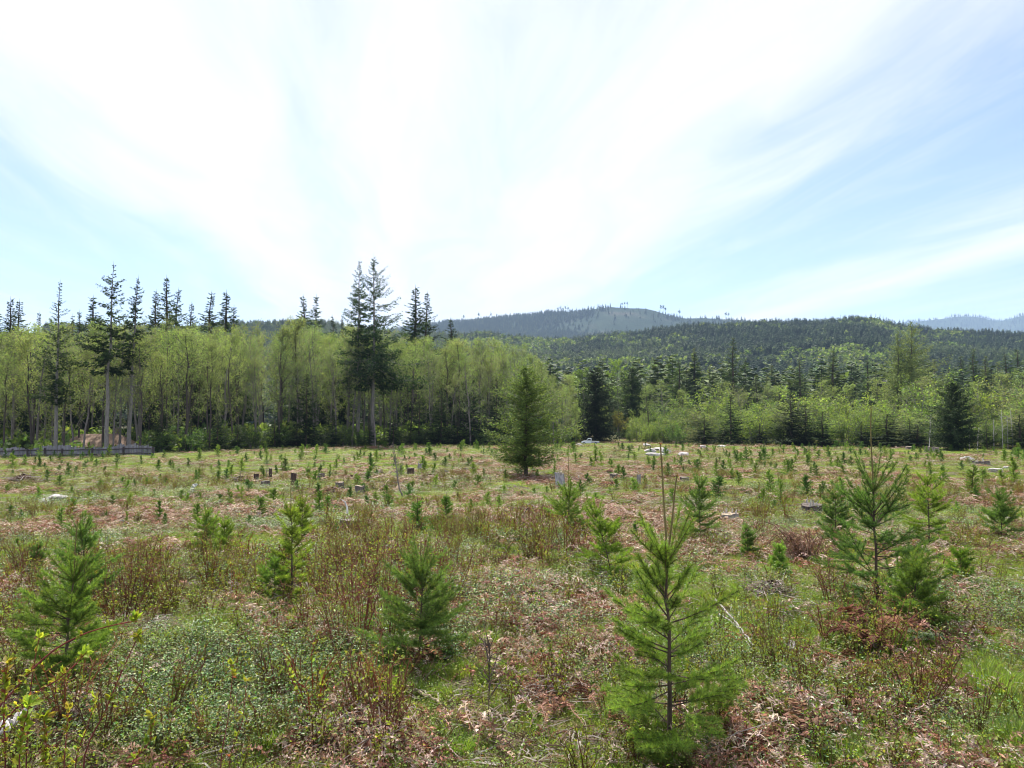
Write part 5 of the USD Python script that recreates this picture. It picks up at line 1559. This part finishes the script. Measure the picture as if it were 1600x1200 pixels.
# arching dead bramble, right of the middle
b = on_ground(1262, 876)
t = thing('dead_bramble', 'big brown dead bramble with arching stems right of the nearest fir', 'bramble', b)
rng = np.random.default_rng(1120)
m, lf = MB(), MB()
for k in range(70):
    az = rng.uniform(1.2, 5.2) if k < 48 else rng.random() * 6.28
    L = rng.uniform(.3, .95) if k > 6 else rng.uniform(1.0, 1.35)
    s = np.linspace(0, 1, 8)[:, None]
    h = rng.uniform(.25, .6) if k > 6 else rng.uniform(.6, .85)
    p = np.hstack([math.cos(az) * L * s + rng.normal(0, .12), math.sin(az) * L * .7 * s + rng.normal(0, .15), h * np.sin(s * PI * .82)]) + rng.normal(0, .02, (8, 3)) * s
    col = np.array([(.17, .10, .065), (.22, .14, .09), (.12, .075, .05)][k % 3])
    m.tube(p, np.linspace(.008, .004, 8), col, 4)
    n = 26
    f = rng.random(n)
    o = np.column_stack([np.interp(f, s[:, 0], p[:, i]) for i in range(3)])
    Lf = rng.uniform(.03, .09, n)
    lf.leaves(o, rng.normal(0, 1, (n, 3)) + [0, 0, -.4], rng.normal(0, 1, (n, 3)), Lf, Lf * .35, tone(rng, [(.24, .15, .10), (.30, .20, .15), (.18, .10, .065)], n, .2, .05), .2)
part(t, 'stems', m, 'bark_look')
part(t, 'dry_leaves', lf, 'dry_look')

# heaps of dry fern and slash
def heap(say, px, py, wide, tall, seed, cols, n=900, stick=40, name='fern_heap', cat='heap'):
    rng = np.random.default_rng(seed)
    b = on_ground(px, py)
    R, H = size(wide, b[1]) / 2, size(tall, b[1])
    t = thing(name, say, cat, b - [0, 0, .02])
    base = MB()
    rr, th = np.meshgrid(np.linspace(0, 1, 7), np.arange(14) * 2 * PI / 14, indexing='ij')
    hh = H * .8 * (1 - rr ** 2) * (1 + .25 * np.sin(th * 2 + seed)) - .06 * rr
    base.add(np.stack([R * rr * np.cos(th), R * .8 * rr * np.sin(th), hh], -1).reshape(-1, 3), grid_faces(7, 14, True)[:, ::-1], (.07, .045, .032))
    part(t, 'core', base, 'dry_look')
    m = MB()
    a, q = rng.random(n) * 6.28, np.sqrt(rng.random(n))
    P = np.column_stack([R * q * np.cos(a), R * .8 * q * np.sin(a), H * .8 * (1 - q ** 2) + rng.uniform(-.01, .12, n) * H])
    L = rng.uniform(.018, .055, n) * (1 if b[1] < 10 else 1.4 if b[1] < 14 else 3.0)
    D = np.column_stack([np.cos(a), np.sin(a), np.full(n, -.5)]) + rng.normal(0, .8, (n, 3))
    m.leaves(P, D, rng.normal(0, .6, (n, 3)) + [0, 0, .8], L, L * .38, tone(rng, cols, n, .28, .05), .15)
    part(t, 'dry_fronds', m, 'dry_look')
    w = MB()
    for k in range(stick):
        a, q = rng.random() * 6.28, rng.random() ** .5
        p0 = np.array([R * q * math.cos(a), R * .8 * q * math.sin(a), H * .8 * (1 - q * q) + .02])
        d = rng.normal(0, 1, 3) * [1, 1, .35] * rng.uniform(.15, .4) * (1 if b[1] < 14 else 2)
        w.tube(np.array([p0 - d / 2, p0 + rng.normal(0, .02, 3), p0 + d / 2]), [.004, .005, .003] if b[1] < 14 else [.012, .014, .008], np.array([(.36, .29, .24), (.25, .18, .14), (.42, .36, .32)][k % 3]), 4)
    if stick:
        part(t, 'twigs', w, 'bark_look')


PINK = [(.34, .195, .15), (.42, .28, .23), (.25, .13, .095), (.48, .37, .32)]
heap('wide pinkish mound of flattened dead fern at the bottom middle', 555, 1165, 270, 42, 1201, PINK, 3400, 90)
heap('pinkish heap of dry fern and twigs in the middle', 832, 955, 110, 34, 1202, PINK, 1600, 70)
heap('heap of dry fern in front of the nearest fir at the right', 1180, 1165, 120, 28, 1203, BRACK, 1700, 30)
heap('dull purple-grey heap of dead fern left of the large left fir', 40, 955, 120, 30, 1204, [(.22, .15, .14), (.28, .21, .20), (.16, .10, .09)], 1700, 40)
heap('fern-brown mound near the middle below the lone cedar', 826, 806, 56, 15, 1205, BRACK, 800, 40)
heap('brown slash heap at the far left of the field', 36, 755, 44, 15, 1206, [(.17, .12, .10), (.24, .18, .155), (.12, .08, .065)], 600, 50, 'slash_heap')
heap('small reddish fern heap on the left, behind the big boulder', 88, 745, 30, 7, 1207, BRACK, 400, 10)
heap('brown fern heap leaning on the grey stump', 519, 770, 26, 10, 1208, [(.20, .11, .08), (.27, .17, .13)], 500, 10)
heap('flat brown fern heap below the post-like stump', 470, 765, 30, 6, 1209, [(.22, .13, .09), (.28, .18, .14)], 400, 8)
heap('brown earthy bank left of the lone cedar', 672, 748, 56, 8, 1210, [(.20, .14, .11), (.26, .19, .15)], 600, 10)
heap('rust-brown fern heap right of the leaning grey stump', 955, 760, 40, 9, 1211, [(.24, .12, .08), (.28, .16, .11)], 500, 16)
heap('reddish fern patch in front of the small dark firs', 1262, 705, 66, 5, 1212, [(.30, .19, .16), (.24, .15, .12)], 500, 0)
heap('dark slash heap with pale sticks at the left of the stumps', 374, 756, 26, 13, 1213, [(.15, .11, .10), (.21, .16, .15)], 400, 30, 'slash_heap')
heap('grey twig heap left of the dead bramble', 1205, 930, 90, 26, 1214, [(.30, .25, .22), (.22, .16, .13), (.38, .33, .30)], 1000, 70, 'slash_heap')
heap('brown dry bracken heap at the right border', 1540, 960, 110, 18, 1215, PINK, 1100, 40)
heap('brown bracken heap in the lower right behind the grass', 1440, 1110, 170, 26, 1216, [(.22, .12, .085), (.30, .19, .15), (.17, .09, .06)], 2200, 60)
heap('reddish bracken heap between red thicket and nearest fir', 850, 1075, 150, 20, 1217, BRACK, 1900, 60)

# bright grass tussocks
def tuft(rng, mb, o, n, h, r, cols, droop=.35, wd=.006):
    az = rng.random(n) * 6.28
    q = np.sqrt(rng.random(n)) * r
    P = np.column_stack([np.cos(az) * q, np.sin(az) * q, np.zeros(n)]) + o
    a2 = az + rng.normal(0, .8, n)
    out = rng.uniform(.05, .6, n)
    D = np.column_stack([np.cos(a2) * out, np.sin(a2) * out, np.ones(n)])
    L = h * rng.uniform(.45, 1.1, n)
    M = P + unit(D) * L[:, None] * .6
    D2 = D + np.column_stack([np.cos(a2), np.sin(a2), -np.full(n, .4)]) * droop * rng.uniform(.5, 2.2, (n, 1))
    S = np.column_stack([-np.sin(a2), np.cos(a2), np.zeros(n)]) + rng.normal(0, .4, (n, 3))
    S = unit(S)
    c = tone(rng, cols, n, .2, .07)
    E = M + unit(D2) * L[:, None] * .45
    w = wd * rng.uniform(.6, 1.2, (n, 1))
    v = np.stack([P - S * w / 2, P + S * w / 2, M - S * w * .4, M + S * w * .4, E], 1).reshape(-1, 3)
    k = np.arange(n)[:, None] * 5
    mb.add(v, np.vstack([k + [0, 1, 3], k + [0, 3, 2], k + [2, 3, 4]]), np.repeat(c, 5, 0))


GRASS = [(.140, .208, .032), (.172, .228, .040), (.115, .180, .034)]
LIME = [(.225, .268, .052), (.25, .27, .066), (.19, .245, .046)]
STRAW = [(.36, .30, .17), (.42, .37, .22), (.30, .26, .13)]
for k, (px, py, hp, wp, say) in enumerate([(607, 1092, 58, 34, 'bright green grass tussock in the middle of the bottom foreground'), (1545, 1080, 55, 70, 'large soft grass tussock at the lower right border'), (1590, 1170, 60, 60, 'bright grass tussock in the lower right corner'),
                                           (1320, 1185, 50, 60, 'grass tussock at the bottom edge right of the brown curled fern'), (1160, 925, 22, 34, 'small bright grass tuft right of the nearest fir'), (755, 1020, 50, 40, 'fresh grass tuft right of the broad half-hidden fir'),
                                           (420, 1175, 50, 30, 'grass tuft at the bottom left of the pinkish mound'), (722, 1180, 40, 34, 'grass tuft at the bottom beside the dark twiggy shrub')]):
    b = on_ground(px, py)
    rng = np.random.default_rng(1300 + k)
    m = MB()
    tuft(rng, m, np.zeros(3), 420, size(hp, b[1]), size(wp, b[1]) / 2, GRASS, .3, .005)
    t = thing('grass_tussock', say, 'grass tussock', b - [0, 0, .02])
    part(t, 'green_blades', m, 'leaf_look')
    m = MB()
    tuft(rng, m, np.zeros(3), 90, size(hp, b[1]) * .7, size(wp, b[1]) / 1.7, STRAW, .9, .004)
    part(t, 'dry_blades', m, 'dry_look')
# ---------------------------------------------------------------- ground cover: what nobody could count
def cover_shapes():
    out = {}
    rng = np.random.default_rng(1400)
    S = []
    for k in range(3):
        m = MB()
        for j in range(5):
            tuft(rng, m, np.array([rng.normal(0, .10), rng.normal(0, .10), -.01]), 34, rng.uniform(.10, .24), .06, GRASS if k else LIME, .45, .006)
        S.append((m, 'leaf_look'))
    for k in range(2):
        m = MB()
        for j in range(9):
            tuft(rng, m, np.array([rng.normal(0, .16), rng.normal(0, .16), -.01]), 26, rng.uniform(.05, .11), .08, LIME, .5, .006)
        S.append((m, 'leaf_look'))
    out['grass'] = S
    S = []
    for k in range(3):
        m = MB()
        for j in range(6):
            tuft(rng, m, np.array([rng.normal(0, .14), rng.normal(0, .14), -.01]), 20, rng.uniform(.10, .26), .05, STRAW, 1.5, .005)
        S.append((m, 'dry_look'))
    out['dry_grass'] = S
    S = []
    for k in range(5):
        m = MB()
        for j in range(6):
            az = rng.random() * 6.28
            L = rng.uniform(.25, .6)
            s = np.linspace(0, 1, 6)[:, None]
            o0 = np.array([rng.normal(0, .14), rng.normal(0, .14), rng.uniform(.01, .08)])
            p = o0 + np.hstack([math.cos(az) * L * s, math.sin(az) * L * s, rng.uniform(.0, .26) * np.sin(s * PI)]) + rng.normal(0, .02, (6, 3))
            cols = [PINK, BRACK, PINK, PINK, RUST[1:2] + BRACK + PINK][k]
            c = np.asarray(cols[rng.integers(len(cols))])
            m.tube(p, np.linspace(.004, .002, 6), np.clip(c * 1.25, 0, .6), 3)
            q = 26
            f = np.repeat(np.linspace(.1, .98, q), 2) + rng.normal(0, .02, 2 * q)
            o = np.column_stack([np.interp(f, s[:, 0], p[:, i]) for i in range(3)])
            side = np.array([-math.sin(az), math.cos(az), 0]) * np.tile([1, -1], q)[:, None]
            w = (.022 + .065 * (1 - f)) * rng.uniform(.5, 1.2, 2 * q)
            m.leaves(o, side + rng.normal(0, .45, o.shape), rng.normal(0, .6, o.shape) + [0, 0, .7], w, w * .3 + .003, tone(rng, c * .92, 2 * q, .38, .05), .2)
        S.append((m, 'dry_look'))
    out['dead_bracken'] = S
    S = []
    for k in range(4):
        m = MB()
        n = 120
        P = np.column_stack([rng.normal(0, .17, n), rng.normal(0, .17, n), rng.uniform(.02, .20 + .08 * k, n)])
        L = rng.uniform(.022, .05, n)
        m.leaves(P, rng.normal(0, 1, (n, 3)) * [1, 1, .45] + [0, 0, .1], rng.normal(0, .45, (n, 3)) + [0, 0, 1], L, L * .5, tone(rng, [(.075, .145, .036), (.10, .17, .042), (.125, .18, .065), (.065, .12, .035), (.16, .19, .05)], n, .38, .12), .15)
        for j in range(14):
            i = rng.integers(n)
            m.tube(np.array([[P[i, 0] * .6, P[i, 1] * .6, -.02], P[i]]), [.003, .0015], (.12, .07, .045), 3)
        S.append((m, 'glossy_leaf_look'))
    out['evergreen_creeper'] = S
    S = []
    for k in range(6):
        m = MB()
        n = 100
        P = np.column_stack([rng.normal(0, .18, n), rng.normal(0, .18, n), rng.uniform(.02, .16 if k < 4 else .42, n)])
        L = rng.uniform(.015, .04, n)
        pal = [[(.15, .215, .035), (.19, .24, .04)], [(.115, .19, .035), (.16, .22, .04)], [(.18, .21, .04), (.22, .12, .05), (.15, .21, .035)], [(.14, .20, .05), (.18, .22, .055)], [(.17, .23, .04), (.21, .24, .05)], [(.12, .19, .04), (.15, .10, .05), (.17, .22, .04)]][k]
        m.leaves(P, rng.normal(0, 1, (n, 3)) * [1, 1, .4], rng.normal(0, .4, (n, 3)) + [0, 0, 1], L, L * .7, tone(rng, pal, n, .22, .08), .12)
        for j in range(8):
            a = rng.random() * 6.28
            h = rng.uniform(.08, .28) * (1 if k < 4 else 1.7)
            m.tube(np.array([[rng.normal(0, .1), rng.normal(0, .1), -.02], [rng.normal(0, .12), rng.normal(0, .12), h]]), [.0025, .0015], (.15, .065, .045), 3)
        S.append((m, 'leaf_look'))
    out['low_herbs'] = S
    S = []
    for k in range(4):
        m = MB()
        for j in range(13):
            a = rng.random() * 6.28
            L = rng.uniform(.12, .5)
            o = np.array([rng.normal(0, .2), rng.normal(0, .2), rng.uniform(.01, .09)])
            d = np.array([math.cos(a), math.sin(a), rng.normal(0, .2)]) * L
            c = np.array([(.40, .34, .30), (.24, .17, .13), (.33, .26, .20), (.14, .09, .07), (.50, .45, .41)][rng.integers(5)])
            r_ = rng.uniform(.003, .009)
            m.tube(np.array([o - d / 2, o + rng.normal(0, .03, 3), o + d / 2]), [r_, r_, r_ * .5], c, 4)
        n = 60
        P = np.column_stack([rng.normal(0, .2, n), rng.normal(0, .2, n), rng.uniform(.0, .03, n)])
        L = rng.uniform(.015, .05, n)
        m.leaves(P, rng.normal(0, 1, (n, 3)) * [1, 1, .2], rng.normal(0, .4, (n, 3)) + [0, 0, 1], L, L * .5, tone(rng, [(.26, .19, .14), (.17, .11, .08), (.34, .27, .22)], n, .25), .2)
        S.append((m, 'dry_look'))
    out['litter'] = S
    S = []
    for k in range(4):
        w, f = twig_shrub(1450 + k, .45, .22, 7, 1.2, (.13, .06, .042))
        v1, f1, c1 = w.arrays()
        S.append((f.add(v1, f1, c1), 'leaf_look'))
    out['small_twiggy_plants'] = S
    return out


def sow():
    r = np.random.default_rng(1500)
    X, Y, SC = [], [], []
    half = math.tan(HFOV / 2) * 1.06
    for y0, y1, per, sc in ((2.6, 9, 95, .72), (9, 14, 66, .85), (14, 22, 34, 1.1), (22, 34, 19, 1.4), (34, 55, 10, 1.8), (55, 85, 4.8, 2.4), (85, 150, 2.0, 3.2)):
        n = int(half * (y1 ** 2 - y0 ** 2) * per)
        y = np.sqrt(r.uniform(y0 ** 2, y1 ** 2, n))
        X.append(y * r.uniform(-half, half, n))
        Y.append(y)
        SC.append(np.full(n, sc))
    x, y, sc = np.concatenate(X), np.concatenate(Y), np.concatenate(SC)
    px = 800 + FPX * x / y
    ok = ~((px < 900) & (y > front(np.clip(px, -120, 900)) + 14))
    x, y, sc, px = x[ok], y[ok], sc[ok], px[ok]
    z = height(x, y)
    px, py = pixel_of(x, y, z)
    g = lambda s, seed: meshkit.fbm(P2(x, y, s), 3, seed)
    step = lambda a, m, w: 1 / (1 + np.exp(-(a - m) / w))
    far = np.clip((y - 20) / 40, 0, 1)
    fern_m, grass_m, creep_m, litter_m = g(2.6, 1), g(3.4, 2), g(2.2, 3), g(1.6, 4)
    big_f, big_g = g(11.0, 5), g(13.0, 6)
    w = {
        'grass': (.65 + 2.2 * step(grass_m, .48, .03)) * (.8 + 1.1 * step(big_g, .48, .05)) * (1 + .55 * far),
        'dry_grass': .22 + .5 * step(g(3.0, 8), .56, .04),
        'dead_bracken': (.20 + 1.9 * step(fern_m, .53, .025) * (.5 + 1.0 * step(big_f, .5, .05))) * (1 - .25 * far),
        'evergreen_creeper': (.06 + 1.5 * step(creep_m, .54, .03)) * (1 - far * .9),
        'low_herbs': .95 + .6 * step(g(2.0, 9), .5, .05),
        'litter': .42 + 1.0 * step(litter_m, .55, .04),
        'small_twiggy_plants': (.22 + .50 * step(g(4.0, 10), .52, .04)) * (1 - far * .5),
    }
    blob = lambda cx, cy, rx, ry: np.exp(-(((px - cx) / rx) ** 2 + ((py - cy) / ry) ** 2))
    w['evergreen_creeper'] = w['evergreen_creeper'] * (1 + 1.0 * blob(270, 1060, 240, 130) + 2 * blob(740, 905, 90, 40))
    w['dead_bracken'] = w['dead_bracken'] * (1 - .75 * blob(270, 1080, 200, 110)) + 2.2 * blob(560, 1160, 150, 50) + 1.8 * blob(860, 1000, 110, 90) + 1.5 * blob(1180, 1150, 80, 60) + 1.2 * blob(1430, 1080, 120, 60)
    w['grass'] = w['grass'] * (1 - .6 * blob(270, 1070, 220, 120)) + 4.5 * blob(1540, 1120, 120, 90) + 3.2 * blob(1330, 1175, 120, 40) + 1.5 * blob(880, 1150, 60, 40) + .8 * blob(1280, 900, 220, 90)
    w['litter'] = w['litter'] + 1.6 * blob(1000, 1100, 160, 110) + .8 * blob(1500, 980, 120, 80)
    names = list(w)
    A = np.stack([w[k] for k in names], 1)
    A = A ** 1.5
    A = A / A.sum(1, keepdims=True)
    pick = (A.cumsum(1) < r.random((len(x), 1))).sum(1)
    shapes = cover_shapes()
    SAY = {'grass': 'short lime-green grass growing all over the cut field', 'dry_grass': 'straw-coloured dry grass among the green', 'dead_bracken': 'flattened pinkish-brown dead bracken covering the field in patches',
           'evergreen_creeper': 'glossy dark evergreen ground leaves in the foreground', 'low_herbs': 'small light green herbs and bramble leaves', 'litter': 'grey and brown twigs and dry leaf litter', 'small_twiggy_plants': 'small red-stemmed seedlings among the litter'}
    CAT = {'grass': 'grass', 'dry_grass': 'dry grass', 'dead_bracken': 'bracken', 'evergreen_creeper': 'ground cover', 'low_herbs': 'herbs', 'litter': 'litter', 'small_twiggy_plants': 'seedlings'}
    for i, k in enumerate(names):
        m = pick == i
        n = int(m.sum())
        s = sc[m] * r.uniform(.7, 1.3, n)
        tall = np.interp(y[m], [8, 14, 24, 45, 80], [1.0, .75, .48, .36, .30])
        scatter(k, shapes[k], np.column_stack([x[m], y[m], z[m]]), r.random(n) * 6.28, np.column_stack([s, s, s * tall]), r.integers(0, len(shapes[k]), n), SAY[k], CAT[k])


sow()
scatter('far_seedlings', *SEEDLINGS, 'many more small planted firs scattered over the far half of the field', 'young firs')


def brush():
    """Knee-high twiggy growth in patches."""
    r = np.random.default_rng(1550)
    half = math.tan(HFOV / 2) * 1.05
    n = 5200
    y = np.sqrt(r.uniform(6.2 ** 2, 42 ** 2, n))
    x = y * r.uniform(-half, half, n)
    px, py = pixel_of(x, y, height(x, y))
    m = meshkit.fbm(P2(x, y, 3.3), 3, 91)
    ok = (m > 0.56) & ~((abs(px - 1047) < 120) & (py > 1000)) & (r.random(n) < np.where(y < 14, .8, .45))
    x, y = x[ok], y[ok]
    shapes = []
    for k in range(6):
        w, f = twig_shrub(1560 + k, .62, .26, 10 + k % 3, [1.0, .4, .8][k % 3], [RED_STEM, (.17, .085, .06), (.24, .12, .08)][k % 3])
        v1, f1, c1 = w.arrays()
        shapes.append((f.add(v1, f1, c1), 'leaf_look'))
    s = r.uniform(.5, 1.25, len(x)) * np.where(y > 22, .75, 1.0)
    scatter('low_brush', shapes, np.column_stack([x, y, height(x, y) - .02]), r.random(len(x)) * 6.28, s, r.integers(0, 6, len(x)), 'knee-high twiggy brush with fresh leaves growing in patches', 'brush')


brush()

# undergrowth inside the left wood, too thick to count
r = np.random.default_rng(1600)
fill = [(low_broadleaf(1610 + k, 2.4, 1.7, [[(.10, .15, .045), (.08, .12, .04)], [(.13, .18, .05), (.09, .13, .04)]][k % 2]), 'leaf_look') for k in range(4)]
n = 700
px = r.uniform(-130, 905, n)
y = front(px) + r.uniform(1.5, 34, n)
x = (px - 800) / FPX * y
keep = ~((x < -38) & (x > -66) & (y > 87) & (y < 100))
x, y = x[keep], y[keep]
s = r.uniform(.5, 1.5, len(x))
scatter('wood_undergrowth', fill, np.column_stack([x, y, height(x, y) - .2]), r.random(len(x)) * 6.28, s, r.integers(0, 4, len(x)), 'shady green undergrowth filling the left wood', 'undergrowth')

# two alike things in one spot are told apart by their order from the left
ORDER = ['leftmost', 'second', 'third', 'fourth', 'fifth', 'sixth', 'seventh', 'eighth', 'ninth', 'tenth', 'eleventh', 'twelfth']
alike = {}
for p, label, loc in PLACED:
    alike.setdefault(label, []).append((float(loc[0]) / max(float(loc[1]), 0.1), str(p.GetPath()), p))
for label, rows in alike.items():
    if 1 < len(rows) <= len(ORDER):
        for k, (_, _, p) in enumerate(sorted(rows, key=lambda q: q[:2])):
            last = 'rightmost' if k == len(rows) - 1 else ORDER[k] if k == 0 else ORDER[k] + ' from left'
            p.SetCustomDataByKey('label', f'{label}, {last}')
